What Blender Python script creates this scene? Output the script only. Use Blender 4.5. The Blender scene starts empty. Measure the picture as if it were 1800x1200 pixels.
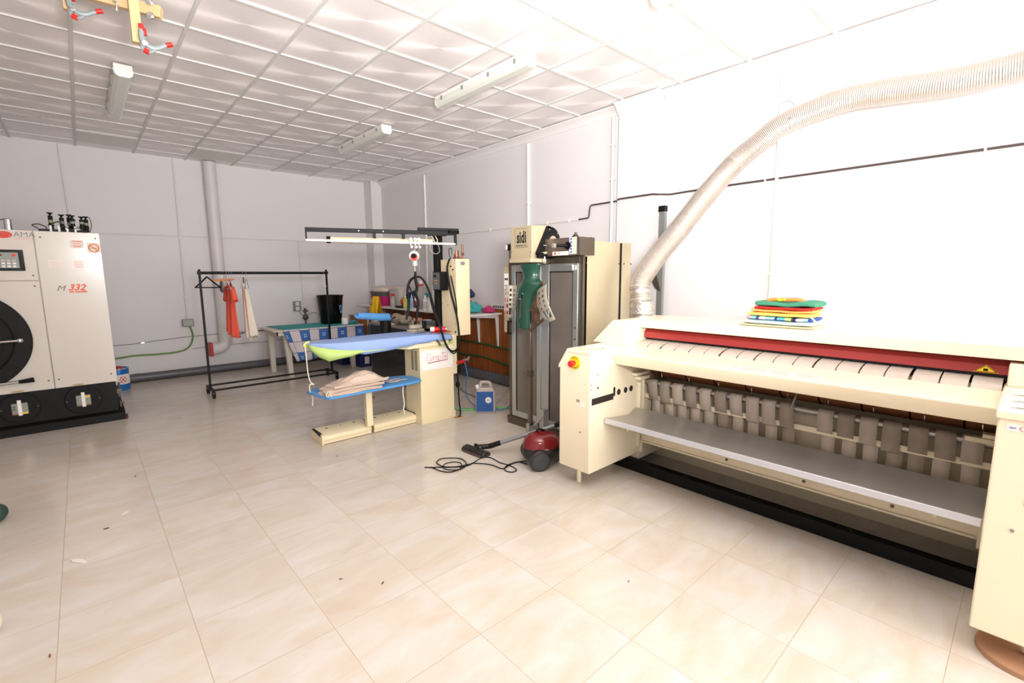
import bpy, bmesh, math, random
from mathutils import Vector, Matrix
S=bpy.context.scene; C=S.collection
random.seed(7); PI=math.pi
HC=3.228      # ceiling height
# ---------------- camera
def setup_camera():
    yaw,pitch,roll=0.7353,-0.1403,-0.0066
    cy,sy,cp,sp=math.cos(yaw),math.sin(yaw),math.cos(pitch),math.sin(pitch)
    fw=Vector((sy*cp,cy*cp,sp)); rt=Vector((cy,-sy,0)); up=rt.cross(fw)
    c,s=math.cos(roll),math.sin(roll)
    r2=c*rt+s*up; u2=-s*rt+c*up
    cd=bpy.data.cameras.new('camera'); cam=bpy.data.objects.new('camera',cd); C.objects.link(cam)
    m=Matrix.Identity(4)
    for i in range(3): m[i][0]=r2[i]; m[i][1]=u2[i]; m[i][2]=-fw[i]
    m[0][3],m[1][3],m[2][3]=0,0,1.5071
    cam.matrix_world=m
    cd.sensor_width=36; cd.sensor_fit='HORIZONTAL'; cd.lens=829.475/1800*36
    cd.clip_start=.02; cd.clip_end=60
    S.camera=cam
setup_camera()
S.view_settings.view_transform='Standard'; S.view_settings.look='None'
S.view_settings.gamma=1; S.view_settings.use_curve_mapping=False
S.view_settings.exposure=0.12
W=bpy.data.worlds.new('world'); S.world=W; W.use_nodes=True
W.node_tree.nodes['Background'].inputs[0].default_value=(.80,.88,1,1)
W.node_tree.nodes['Background'].inputs[1].default_value=1.0
def area(name,loc,target,sx,sy,power,col=(1,1,1),spread=180):
    l=bpy.data.lights.new(name,'AREA'); l.shape='RECTANGLE'; l.size=sx; l.size_y=sy; l.energy=power; l.color=col
    l.spread=math.radians(spread)
    o=bpy.data.objects.new(name,l); C.objects.link(o); o.location=loc
    o.rotation_euler=(Vector(target)-Vector(loc)).to_track_quat('-Z','Y').to_euler(); return o
# added area lamp inside an unseen shop window, standing in for daylight
area('daylight_fill',(2.4,-3.85,1.55),(2.6,3.5,1.7),3.2,2.3,270,(1,.985,.99))
# photographer's flash, swung to the right and up
area('camera_flash',(0.35,-0.20,1.90),(2.2,1.9,3.8),.5,.4,145,(1,.99,.99),125)
# ---------------- materials
def sr(c):
    f=lambda v:(v/12.92 if v<=.04045 else ((v+.055)/1.055)**2.4)
    return tuple(f(x/255) for x in c)+(1,)
MATS={}
def mat(name,col,rough=.5,metal=0,var=.06,scale=8,bump=0,bscale=60,coat=0,trans=0,alpha=1,aniso=0,spec=.5,emit=None):
    if name in MATS: return MATS[name]
    m=bpy.data.materials.new(name); m.use_nodes=True; nt=m.node_tree; N=nt.nodes; L=nt.links
    p=N['Principled BSDF']; c=sr(col)
    tc=N.new('ShaderNodeTexCoord'); nz=N.new('ShaderNodeTexNoise'); nz.inputs['Scale'].default_value=scale; nz.inputs['Detail'].default_value=4
    L.new(tc.outputs['Object'],nz.inputs['Vector'])
    mx=N.new('ShaderNodeMix'); mx.data_type='RGBA'
    mx.inputs[6].default_value=tuple(v*(1-var) for v in c[:3])+(1,); mx.inputs[7].default_value=tuple(min(1,v*(1+var)) for v in c[:3])+(1,)
    L.new(nz.outputs['Fac'],mx.inputs[0]); L.new(mx.outputs[2],p.inputs['Base Color'])
    p.inputs['Roughness'].default_value=rough; p.inputs['Metallic'].default_value=metal
    p.inputs['Specular IOR Level'].default_value=spec
    p.inputs['Coat Weight'].default_value=coat; p.inputs['Coat Roughness'].default_value=.08
    p.inputs['Transmission Weight'].default_value=trans; p.inputs['Alpha'].default_value=alpha
    if bump:
        n2=N.new('ShaderNodeTexNoise'); n2.inputs['Scale'].default_value=bscale; n2.inputs['Detail'].default_value=3
        L.new(tc.outputs['Object'],n2.inputs['Vector'])
        b=N.new('ShaderNodeBump'); b.inputs['Strength'].default_value=bump; b.inputs['Distance'].default_value=.01
        L.new(n2.outputs['Fac'],b.inputs['Height']); L.new(b.outputs[0],p.inputs['Normal'])
    MATS[name]=m; return m
def mth(N,L,op,a,b=None,c=None):
    n=N.new('ShaderNodeMath'); n.operation=op
    for i,v in enumerate((a,b,c)):
        if v is None: continue
        if isinstance(v,(int,float)): n.inputs[i].default_value=v
        else: L.new(v,n.inputs[i])
    return n.outputs[0]
CREAM=mat('cream_enamel',(240,227,198),.32,var=.02,coat=.15)
CREAM2=mat('press_enamel',(236,219,180),.35,var=.02)
SAND=mat('sand_enamel',(178,164,134),.38,var=.02)
WHITEM=mat('white_enamel',(212,205,194),.22,var=.015,coat=.3)
BLACK=mat('black_paint',(15,14,14),.5,var=.2,spec=.22)
BLACKG=mat('black_gloss',(9,9,9),.25,var=.1,spec=.3)
DARKM=mat('dark_steel',(92,82,70),.38,.55,var=.12)
STEEL=mat('stainless_steel',(178,175,170),.3,.65,var=.05,scale=3,bump=.02)
ALU=mat('aluminium',(176,180,178),.36,.75,var=.04)
CHROME=mat('chrome',(215,215,215),.1,1,var=.02)
RED=mat('red_paint',(176,38,34),.4,var=.08)
REDP=mat('red_plastic',(214,36,30),.35)
WALLM=mat('wall_paint',(226,222,222),.6,var=.012,scale=1.5,bump=.03,bscale=25,spec=.3)
WHITEP=mat('white_plastic',(236,232,226),.4,var=.02)
GREYP=mat('grey_plastic',(138,136,134),.45,var=.05)
DGREY=mat('dark_grey_pvc',(92,92,96),.4,var=.08)
BELT=mat('cotton_belt',(192,180,168),.9,var=.1,scale=30,bump=.15,bscale=300)
BELT2=mat('soiled_cotton_belt',(162,150,137),.9,var=.14,scale=20,bump=.15,bscale=300)
BROWN=mat('brown_roller_cover',(150,94,58),.6,var=.3,scale=6)
GREEN=mat('green_enamel',(12,62,48),.25,var=.06,coat=.3)
COPPER=mat('copper',(150,100,78),.4,.7,var=.15)
BRASS=mat('brass',(170,140,80),.35,.8)
YELLOW=mat('yellow_plastic',(245,205,30),.45)
BLUEC=mat('blue_padding',(84,148,205),.8,var=.05,bump=.1,bscale=200)
PERI=mat('periwinkle_cloth',(140,164,212),.85,var=.05,bump=.1,bscale=120)
LIME=mat('lime_lining',(178,205,120),.85,var=.04)
LINEN=mat('linen_cloth',(206,184,166),.9,var=.08,bump=.7,bscale=22)
RUBBER=mat('black_rubber',(14,14,14),.6,var=.1,spec=.25)
CORD=mat('cotton_tape',(225,218,200),.9)
WOODP=mat('pale_pine',(206,176,130),.55,var=.14,scale=5)
TEAL=mat('turquoise_cloth',(58,158,160),.9,var=.06,bump=.15,bscale=80)
PAPER=mat('paper_label',(240,234,228),.6,var=.01)
BLUE=mat('blue_plastic',(34,104,180),.4)
NAVY=mat('navy_cloth',(24,48,84),.85,var=.1,bump=.2,bscale=40)
PRINTR=mat('red_print',(214,60,40),.5)
PRINTG=mat('grey_print',(110,112,112),.5)
PRINTO=mat('orange_print',(232,92,40),.5)
PRINTB=mat('black_print',(22,20,20),.5)
# ---------------- mesh builder
class MB:
    def __init__(s): s.b=bmesh.new(); s.M=None
    def v(s,p):
        p=Vector(p); 
        if s.M is not None: p=s.M@p
        return s.b.verts.new(p)
    def f(s,vs):
        try: return s.b.faces.new(vs)
        except ValueError: return None
    def box(s,x0,x1,y0,y1,z0,z1):
        P=[s.v((x,y,z)) for x in(x0,x1) for y in(y0,y1) for z in(z0,z1)]
        for q in((0,1,3,2),(4,6,7,5),(0,4,5,1),(2,3,7,6),(0,2,6,4),(1,5,7,3)): s.f([P[i] for i in q])
        return s
    def prism(s,pts,ax,a0,a1):
        # pts: polygon in the two remaining axes (in xyz order)
        def P(p,a):
            return {'x':(a,p[0],p[1]),'y':(p[0],a,p[1]),'z':(p[0],p[1],a)}[ax]
        A=[s.v(P(p,a0)) for p in pts]; B=[s.v(P(p,a1)) for p in pts]; n=len(pts)
        s.f(A[::-1]); s.f(B)
        for i in range(n): s.f([A[i],A[(i+1)%n],B[(i+1)%n],B[i]])
        return s
    def ring(s,c,d,up,r,n,sq=1):
        r2=d.cross(up).normalized(); u2=r2.cross(d).normalized()
        return [s.v(c+r*(math.cos(2*PI*i/n)*r2+sq*math.sin(2*PI*i/n)*u2)) for i in range(n)]
    def cyl(s,p0,p1,r0,r1=None,n=20,cap=True):
        p0,p1=Vector(p0),Vector(p1); d=(p1-p0).normalized(); up=Vector((0,0,1)) if abs(d.z)<.9 else Vector((0,1,0))
        if r1 is None:r1=r0
        A=s.ring(p0,d,up,r0,n); B=s.ring(p1,d,up,r1,n)
        for i in range(n): s.f([A[i],A[(i+1)%n],B[(i+1)%n],B[i]])
        if cap: s.f(A[::-1]); s.f(B)
        return s
    def tube(s,pts,r,n=8,sub=6,cap=True,smooth=True,sq=1):
        pts=[Vector(p) for p in pts]
        if smooth and len(pts)>2:
            q=[]
            for i in range(len(pts)-1):
                a=pts[max(i-1,0)];b=pts[i];c=pts[i+1];d=pts[min(i+2,len(pts)-1)]
                for k in range(sub):
                    t=k/sub
                    q.append(.5*((2*b)+(c-a)*t+(2*a-5*b+4*c-d)*t*t+(3*b-a-3*c+d)*t**3))
            q.append(pts[-1]); pts=q
        m=len(pts); prev=None; up=None
        for i,p in enumerate(pts):
            d=(pts[min(i+1,m-1)]-pts[max(i-1,0)]).normalized()
            if up is None: up=Vector((0,0,1)) if abs(d.z)<.9 else Vector((0,1,0))
            up=(up-d*up.dot(d)); 
            if up.length<1e-4: up=Vector((0,1,0)) if abs(d.y)<.9 else Vector((1,0,0))
            up.normalize()
            rr=r(i/(m-1)) if callable(r) else r
            R=s.ring(p,d,up,rr,n,sq)
            if prev:
                for k in range(n): s.f([prev[k],prev[(k+1)%n],R[(k+1)%n],R[k]])
            elif cap: s.f(R[::-1])
            prev=R
        if cap: s.f(prev)
        return s
    def lathe(s,prof,c=(0,0,0),n=24,sx=1,sy=1):
        c=Vector(c); prev=None
        for r,z in prof:
            if r<1e-5: R=[s.v(c+Vector((0,0,z)))]
            else: R=[s.v(c+Vector((sx*r*math.cos(2*PI*i/n),sy*r*math.sin(2*PI*i/n),z))) for i in range(n)]
            if prev:
                for k in range(n):
                    a=prev[k%len(prev)];b=prev[(k+1)%len(prev)];d=R[(k+1)%len(R)];e=R[k%len(R)]
                    q=[]; 
                    for w in (a,b,d,e):
                        if w not in q:q.append(w)
                    if len(q)>2: s.f(q)
            prev=R
        return s
    def grid(s,fn,nu,nv,th=0):
        G=[[s.v(fn(i/nu,j/nv)) for j in range(nv+1)] for i in range(nu+1)]
        for i in range(nu):
            for j in range(nv): s.f([G[i][j],G[i+1][j],G[i+1][j+1],G[i][j+1]])
        return s
    def sph(s,c,r,n=16,sx=1,sy=1,sz=1):
        m=n//2
        return s.lathe([(r*math.sin(PI*i/m),-r*sz*math.cos(PI*i/m)) for i in range(m+1)],c,n,sx,sy)
def rootloc(o):
    while o.parent: o=o.parent
    return o.location.copy()
def obj(name,mb,m,parent=None,label=None,cat=None,group=None,kind=None,bevel=0,smooth=True,solid=0,sub=0,origin=None,nofix=False):
    b=mb.b
    if not nofix: bmesh.ops.recalc_face_normals(b,faces=b.faces)
    me=bpy.data.meshes.new(name); b.to_mesh(me); b.free()
    if isinstance(m,(list,tuple)):
        for q in m: me.materials.append(q)
    else: me.materials.append(m)
    o=bpy.data.objects.new(name,me); C.objects.link(o)
    if parent is None and origin is None and kind!='structure':
        xs=[v.co for v in me.vertices]
        lo=[min(v[i] for v in xs) for i in range(3)]; hi=[max(v[i] for v in xs) for i in range(3)]
        origin=((lo[0]+hi[0])/2,(lo[1]+hi[1])/2,lo[2])
    if parent is not None:
        o.parent=parent; me.transform(Matrix.Translation(-rootloc(parent)))
    elif origin is not None:
        me.transform(Matrix.Translation(-Vector(origin))); o.location=origin
    if smooth:
        for p in me.polygons: p.use_smooth=True
        try: me.set_sharp_from_angle(angle=math.radians(35))
        except Exception: pass
    if solid:
        k=o.modifiers.new('solid','SOLIDIFY'); k.thickness=solid; k.offset=0
    if bevel:
        k=o.modifiers.new('bevel','BEVEL'); k.width=bevel; k.segments=2; k.limit_method='ANGLE'; k.angle_limit=math.radians(40)
    if sub:
        k=o.modifiers.new('sub','SUBSURF'); k.levels=sub; k.render_levels=sub
    if label: o['label']=label
    if cat: o['category']=cat
    if group: o['group']=group
    if kind: o['kind']=kind
    return o
def thing(name,label,cat,loc,group=None):
    o=bpy.data.objects.new(name,None); C.objects.link(o); o.location=loc; o['label']=label; o['category']=cat
    o.empty_display_size=.1
    if group:o['group']=group
    return o
def dup(o,parent=None):
    c=o.copy(); C.objects.link(c); c.parent=parent
    for ch in list(o.children): dup(ch,c)
    return c
# text: mesh letters on a face. right/up are world directions
def text(name,s,size,m,parent,loc,right,up,shear=0,font_w=1,ext=.0006,align='CENTER',bold=0,space=1,label=None):
    cu=bpy.data.curves.new(name,'FONT'); cu.body=s; cu.size=size; cu.shear=shear; cu.extrude=ext; cu.align_x=align; cu.align_y='CENTER'
    cu.offset=bold; cu.space_character=space; cu.resolution_u=4
    t=bpy.data.objects.new(name+'_c',cu); C.objects.link(t)
    dg=bpy.context.evaluated_depsgraph_get(); dg.update()
    me=bpy.data.meshes.new_from_object(t.evaluated_get(dg)); bpy.data.objects.remove(t)
    r=Vector(right).normalized(); u=Vector(up).normalized(); n=r.cross(u)
    M=Matrix.Identity(4)
    for i in range(3): M[i][0]=r[i]*font_w; M[i][1]=u[i]; M[i][2]=n[i]; M[i][3]=loc[i]
    me.transform(M)
    me.materials.clear(); me.materials.append(m)
    me.name=name
    o=bpy.data.objects.new(name,me); C.objects.link(o)
    if parent is not None: o.parent=parent; me.transform(Matrix.Translation(-rootloc(parent)))
    if label:o['label']=label
    return o
NX=dict(right=(0,-1,0),up=(0,0,1))   # a face that looks towards -X
NY=dict(right=(1,0,0),up=(0,0,1))    # a face that looks towards -Y
# ================= SETTING
def floor_mat():
    m=bpy.data.materials.new('floor_tiles'); m.use_nodes=True; N=m.node_tree.nodes; L=m.node_tree.links; p=N['Principled BSDF']
    tc=N.new('ShaderNodeTexCoord'); sx=N.new('ShaderNodeSeparateXYZ'); L.new(tc.outputs['Object'],sx.inputs[0])
    dx,dy=.4427,.4496
    u=mth(N,L,'DIVIDE',mth(N,L,'ADD',sx.outputs[0],.2204+20*dx),dx); v=mth(N,L,'DIVIDE',mth(N,L,'ADD',sx.outputs[1],-3.2342+20*dy),dy)
    fu=mth(N,L,'FRACT',u); fv=mth(N,L,'FRACT',v)
    eu=mth(N,L,'MINIMUM',fu,mth(N,L,'SUBTRACT',1,fu)); ev=mth(N,L,'MINIMUM',fv,mth(N,L,'SUBTRACT',1,fv))
    e=mth(N,L,'MINIMUM',eu,ev); g=mth(N,L,'LESS_THAN',e,.0034)
    cb=N.new('ShaderNodeCombineXYZ'); L.new(mth(N,L,'FLOOR',u),cb.inputs[0]); L.new(mth(N,L,'FLOOR',v),cb.inputs[1])
    wn=N.new('ShaderNodeTexWhiteNoise'); L.new(cb.outputs[0],wn.inputs[0])
    vs=N.new('ShaderNodeVectorMath'); vs.operation='SCALE'; L.new(wn.outputs['Color'],vs.inputs[0]); vs.inputs['Scale'].default_value=20
    mp=N.new('ShaderNodeMapping'); mp.inputs['Scale'].default_value=(2.2,5.5,1); L.new(tc.outputs['Object'],mp.inputs[0])
    va=N.new('ShaderNodeVectorMath'); L.new(mp.outputs[0],va.inputs[0]); L.new(vs.outputs[0],va.inputs[1])
    n1=N.new('ShaderNodeTexNoise'); n1.inputs['Scale'].default_value=1; n1.inputs['Detail'].default_value=6; n1.inputs['Roughness'].default_value=.62; n1.inputs['Distortion'].default_value=.7
    L.new(va.outputs[0],n1.inputs['Vector'])
    cr=N.new('ShaderNodeValToRGB'); cr.color_ramp.elements[0].position=.28; cr.color_ramp.elements[0].color=sr((206,191,172)); cr.color_ramp.elements[1].position=.72; cr.color_ramp.elements[1].color=sr((218,212,207))
    k=cr.color_ramp.elements.new(.5); k.color=sr((212,202,189))
    L.new(n1.outputs['Fac'],cr.inputs[0])
    tv=mth(N,L,'ADD',mth(N,L,'MULTIPLY',wn.outputs['Value'],.05),.965)
    mu=N.new('ShaderNodeVectorMath'); mu.operation='SCALE'; L.new(cr.outputs[0],mu.inputs[0]); L.new(tv,mu.inputs['Scale'])
    mx=N.new('ShaderNodeMix'); mx.data_type='RGBA'; L.new(g,mx.inputs[0]); L.new(mu.outputs[0],mx.inputs[6]); mx.inputs[7].default_value=sr((182,164,140))
    L.new(mx.outputs[2],p.inputs['Base Color'])
    r=mth(N,L,'MULTIPLY_ADD',g,.45,mth(N,L,'MULTIPLY_ADD',n1.outputs['Fac'],.12,.12)); L.new(r,p.inputs['Roughness'])
    b=N.new('ShaderNodeBump'); b.inputs['Strength'].default_value=.35; b.inputs['Distance'].default_value=.002; L.new(mth(N,L,'SUBTRACT',1,g),b.inputs['Height']); L.new(b.outputs[0],p.inputs['Normal'])
    return m
def ceil_mat():
    m=bpy.data.materials.new('ceiling_tiles'); m.use_nodes=True; N=m.node_tree.nodes; L=m.node_tree.links; p=N['Principled BSDF']
    tc=N.new('ShaderNodeTexCoord'); sx=N.new('ShaderNodeSeparateXYZ'); L.new(tc.outputs['Object'],sx.inputs[0])
    fu=mth(N,L,'FRACT',mth(N,L,'DIVIDE',mth(N,L,'ADD',sx.outputs[0],.48+12),.6)); fv=mth(N,L,'FRACT',mth(N,L,'DIVIDE',mth(N,L,'ADD',sx.outputs[1],-4.1619+12),.6))
    du=mth(N,L,'SUBTRACT',fu,.5); dv=mth(N,L,'SUBTRACT',fv,.5)
    cb=N.new('ShaderNodeCombineXYZ'); L.new(du,cb.inputs[0]); L.new(dv,cb.inputs[1])
    nm=N.new('ShaderNodeVectorMath'); nm.operation='NORMALIZE'; L.new(cb.outputs[0],nm.inputs[0])
    p.inputs['Base Color'].default_value=sr((244,238,236)); p.inputs['Roughness'].default_value=.55
    p.inputs['Specular IOR Level'].default_value=.3
    an=N.new('ShaderNodeBsdfAnisotropic'); an.inputs['Color'].default_value=(.93,.90,.89,1); an.inputs['Roughness'].default_value=.62; an.inputs['Anisotropy'].default_value=.45
    L.new(nm.outputs[0],an.inputs['Tangent'])
    ms=N.new('ShaderNodeMixShader'); ms.inputs[0].default_value=.30; L.new(p.outputs[0],ms.inputs[1]); L.new(an.outputs[0],ms.inputs[2])
    L.new(ms.outputs[0],N['Material Output'].inputs[0])
    return m
X0,X1,Y0,Y1=-2.6,4.32,-4.0,8.69
obj('floor',MB().box(X0-.1,X1+.1,Y0-.1,Y1+.1,-.1,0),floor_mat(),kind='structure',smooth=False)
obj('ceiling',MB().box(X0-.1,X1+.1,Y0-.1,Y1+.1,HC+.008,HC+.1),ceil_mat(),kind='structure',smooth=False)
obj('wall_back',MB().box(X0-.1,X1+.1,Y1,Y1+.1,0,HC+.1),WALLM,kind='structure')
obj('wall_right',MB().box(X1,X1+.1,Y0,Y1,0,HC+.1),WALLM,kind='structure')
obj('wall_left',MB().box(X0-.1,X0,Y0,Y1,0,HC+.1),WALLM,kind='structure')
w=MB().box(X0-.1,.7,Y0-.1,Y0,0,HC+.1).box(4.1,X1+.1,Y0-.1,Y0,0,HC+.1).box(.7,4.1,Y0-.1,Y0,0,.35).box(.7,4.1,Y0-.1,Y0,2.75,HC+.1)
obj('wall_front',w,WALLM,kind='structure')
w=MB()
for a,b in ((.7,.76),(2.37,2.43),(4.04,4.1)): w.box(a,b,Y0-.08,Y0-.02,.35,2.75)
w.box(.7,4.1,Y0-.08,Y0-.02,.35,.41).box(.7,4.1,Y0-.08,Y0-.02,2.69,2.75)
wf=obj('window_1',w,ALU,kind='structure')  # unseen shop window, assumed behind the camera to let daylight in
glass=mat('window_glass',(250,252,252),.02,var=0,trans=1)
obj('pane',MB().box(.76,2.37,Y0-.053,Y0-.047,.41,2.69).box(2.43,4.04,Y0-.053,Y0-.047,.41,2.69),glass,wf)
# pillars in the walls
obj('wall_pillar_right',MB().box(4.26,4.33,2.56,3.05,0,HC+.05),WALLM,kind='structure',bevel=.004).name='trim_1'
obj('trim_2',MB().box(4.12,4.33,8.40,8.70,0,HC+.05),WALLM,kind='structure')
# ceiling grid bars
GRID=mat('grid_bar_enamel',(212,210,206),.45,var=.02)
g=MB()
for i in range(-4,8):
    x=-.48+.6*i; g.box(x-.012,x+.012,Y0,Y1,HC-.002,HC+.012)
for j in range(-14,8):
    y=4.1619+.6*j; g.box(X0,X1,y-.012,y+.012,HC-.0015,HC+.012)
obj('trim_3',g,GRID,kind='structure')
# cornices along the right wall, in three runs
def cornice(y0,y1,xw,n):
    P=[(0,0),(-.085,0),(-.085,-.012),(-.075,-.02),(-.055,-.028),(-.035,-.05),(-.022,-.07),(-.018,-.085),(-.008,-.09),(0,-.105)]
    obj('trim_%d'%n,MB().prism([(xw+a,HC-.002+b) for a,b in P],'y',y0,y1),mat('plaster_cornice',(232,228,226),.55,var=.01),kind='structure')
cornice(3.06,8.4,4.32,4); cornice(2.55,3.06,4.26,5); cornice(-4,2.55,4.32,6)
# plain grey access tiles in the last full ceiling row
PLAIN=mat('plain_ceiling_panel',(226,221,216),.5,var=.03)
for i,x in enumerate((.12,1.32,2.52)):
    obj('ceiling_panel',MB().box(x+.013,x+.587,7.775,8.35,HC-.006,HC+.004),PLAIN,
        label=['plain grey ceiling panel nearest the dry cleaning machine','plain grey ceiling panel above the wide white wall pipe','plain grey ceiling panel nearest the corner pillar'][i],cat='ceiling panel',group='plain panels in the ceiling by the back wall')
# wooden wainscot along the right wall
def wood_mat():
    m=bpy.data.materials.new('wood_wainscot'); m.use_nodes=True; N=m.node_tree.nodes; L=m.node_tree.links; p=N['Principled BSDF']
    tc=N.new('ShaderNodeTexCoord'); mp=N.new('ShaderNodeMapping'); mp.inputs['Scale'].default_value=(1,9,.6); L.new(tc.outputs['Object'],mp.inputs[0])
    n=N.new('ShaderNodeTexNoise'); n.inputs['Scale'].default_value=3; n.inputs['Detail'].default_value=5; L.new(mp.outputs[0],n.inputs['Vector'])
    cr=N.new('ShaderNodeValToRGB'); cr.color_ramp.elements[0].position=.3; cr.color_ramp.elements[0].color=sr((136,72,34)); cr.color_ramp.elements[1].position=.7; cr.color_ramp.elements[1].color=sr((178,104,54))
    L.new(n.outputs['Fac'],cr.inputs[0]); L.new(cr.outputs[0],p.inputs['Base Color']); p.inputs['Roughness'].default_value=.45
    return m
WOOD=wood_mat()
w=MB()
y=3.07
while y<8.35:
    w.box(4.295,4.319,y+.0015,min(y+.3,8.39)-.0015,0,1.03); y+=.3
obj('trim_7',w,WOOD,kind='structure')
# ================= FIXTURES ON WALLS AND CEILING
LAMPG=mat('frosted_diffuser',(216,218,208),.22,var=.02)
def lamp(x,y0,y1,label,first=[None]):
    t=thing('fluorescent_lamp',label,'ceiling lamp',(x,(y0+y1)/2,HC),'twin tube fluorescent ceiling lamps')
    w=.062
    P=[(x-w,HC-.004),(x+w,HC-.004),(x+w,HC-.045),(x-w,HC-.045)]
    obj('lamp_housing',MB().prism(P,'y',y0,y1),WHITEP,t,bevel=.004)
    D=[(x-w-.004,HC-.045),(x+w+.004,HC-.045),(x+w-.006,HC-.085),(x+w-.028,HC-.102),(x-w+.028,HC-.102),(x-w+.006,HC-.085)]
    obj('diffuser',MB().prism(D,'y',y0+.012,y1-.012),LAMPG,t,bevel=.003)
    for yy in (y0,y1-.012): obj('end_cap',MB().prism([(a+(x-a)*-.03,b) for a,b in D],'y',yy,yy+.012),WHITEP,t)
    for s in (-1,1):
        obj('tube',MB().cyl((x+s*.028,y0-.003,HC-.072),(x+s*.028,y0-.001,HC-.072),.016),PAPER,t)
        for yy in (y0+.12,y0+.45,y1-.45,y1-.12): obj('clip',MB().box(x+s*(w+.004)-.004,x+s*(w+.004)+.004,yy-.012,yy+.012,HC-.062,HC-.03),GREYP,t)
lamp(.425,5.17,6.55,'narrow twin tube ceiling lamp pointing at the back wall, leftmost lamp')
lamp(2.78,5.2,6.42,'closed ceiling lamp farthest back, above the blue ironing table')
lamp(2.78,2.83,4.10,'long ceiling lamp in the middle, in front of the farthest one')
lamp(2.78,.45,1.74,'ceiling lamp cut off by the top edge near the silver duct')
# conduits: vertical
def pipe(name,pts,r,m,label,cat,clips=(),smooth=False,group=None,clipm=None,axis='x'):
    t=thing(name,label,cat,pts[0],group)
    obj('run',MB().tube(pts,r,n=10,smooth=smooth,sub=8),m,t)
    for c in clips:
        b=.02
        if axis=='x': q=MB().box(c[0]-r-.002,c[0]+r+.01,c[1]-r-.012,c[1]+r+.012,c[2]-.006,c[2]+.006)
        elif axis=='h': q=MB().box(c[0]-r-.003,c[0]+r+.008,c[1]-.006,c[1]+.006,c[2]-r-.01,c[2]+r+.01)
        else: q=MB().box(c[0]-r-.012,c[0]+r+.012,c[1]-r-.002,c[1]+r+.01,c[2]-.006,c[2]+.006)
        obj('clip',q,clipm or WHITEP,t)
    return t
pipe('conduit',[(4.30,6.85,3.12),(4.30,6.85,1.3)],.016,WHITEP,'thin white vertical conduit on the right wall above the shelf bottles','pipe',[(4.30,6.85,2.6)])
pipe('conduit',[(4.30,4.43,3.12),(4.30,4.43,1.1)],.018,WHITEP,'white vertical conduit on the right wall behind the beige finishing cabinet','pipe',[(4.30,4.43,2.4)])
pipe('conduit',[(4.295,3.14,3.12),(4.295,3.14,1.1)],.018,mat('bluish_pvc',(222,228,232),.4),'white vertical conduit tucked beside the wall pillar','pipe',[(4.295,3.14,2.85),(4.295,3.14,2.5)])
pipe('conduit',[(4.303,1.52,3.12),(4.303,1.50,1.0)],.016,WHITEP,'white vertical conduit on the wall behind the folded towels','pipe',[(4.303,1.51,2.0),(4.303,1.50,1.5)])
pipe('conduit',[(1.17,8.675,3.22),(1.15,8.675,.86)],.011,WALLM,'thin grey vertical conduit on the back wall above the junction box','pipe',[(1.165,8.675,2.1),(1.155,8.675,1.2)],axis='y')
pipe('conduit',[(2.86,8.675,2.1),(2.88,8.675,.95)],.009,WALLM,'faint vertical conduit on the back wall above the gas valve','pipe',axis='y')
pipe('conduit',[(-.05,8.675,3.22),(-.03,8.675,2.1)],.009,WALLM,'faint conduit on the back wall behind the black valves','pipe',axis='y')
pipe('conduit',[(-2.0,8.678,2.10),(4.11,8.678,2.125)],.009,WALLM,'thin painted pipe running across the back wall at head height','pipe',axis='y')
pipe('conduit',[(4.305,8.38,2.125),(4.305,3.62,2.13)],.008,WHITEP,'thin white pipe running along the right wall to the black cable','pipe',[(4.305,6.0,2.127),(4.305,5.2,2.13),(4.305,4.1,2.13),(4.305,3.75,2.13)],axis='h')
pipe('cable',[(4.302,3.60,2.13),(4.302,3.47,2.135),(4.302,3.455,2.15),(4.302,3.44,2.255),(4.302,3.42,2.27),(4.302,3.08,2.275),(4.25,3.03,2.28),(4.246,3.0,2.283),(4.246,2.62,2.283),(4.25,2.55,2.272),(4.30,2.46,2.266),(4.302,2.3,2.27),(4.302,1.87,2.273),(4.302,.27,2.27),(4.302,-1.5,2.266)],.0085,mat('cable_brown',(66,54,50),.5),'black cable run along the right wall under the silver duct','cable',[(4.302,2.15,2.27),(4.302,1.6,2.272),(4.302,.30,2.27)],clipm=PAPER,axis='h')
# wide white drain pipe with elbow on the back wall
t=thing('drain_pipe','wide white vertical drain pipe with an elbow on the back wall','pipe',(1.61,8.60,0))
PVCW=mat('painted_pvc',(218,212,210),.45,var=.02)
obj('pipe_run',MB().tube([(1.61,8.59,3.226),(1.61,8.59,.62)],.085,n=24,smooth=False),PVCW,t)
obj('elbow',MB().tube([(1.61,8.59,.64),(1.61,8.59,.55),(1.60,8.585,.46),(1.54,8.575,.40),(1.46,8.57,.385),(1.42,8.57,.385)],.087,n=24),PVCW,t)
for z in (2.92,2.78,.63): obj('coupling_ring',MB().cyl((1.61,8.59,z),(1.61,8.59,z+.012),.090,n=24),PVCW,t)
obj('red_end_flange',MB().box(1.375,1.42,8.48,8.66,.28,.49),RED,t,bevel=.004)
t=thing('floor_drain_pipe','thick dark grey drain pipe along the foot of the back wall','pipe',(1.8,8.62,0))
obj('pipe_run',MB().cyl((-1.9,8.625,.062),(3.95,8.625,.062),.06,n=20),DGREY,t)
obj('coupling_ring',MB().cyl((.42,8.625,.063),(.50,8.625,.063),.0625,n=20),DGREY,t)
t=thing('floor_drain_pipe','thick grey drain pipe on the floor along the wooden panelling','pipe',(4.2,5.5,0))
obj('pipe_run',MB().tube([(4.20,6.9,.075),(4.20,5.6,.075),(4.19,3.2,.07)],.07,n=20,smooth=False),DGREY,t)
obj('standing_stub',MB().cyl((4.20,5.88,.08),(4.20,5.88,.20),.045),DGREY,t)
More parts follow.
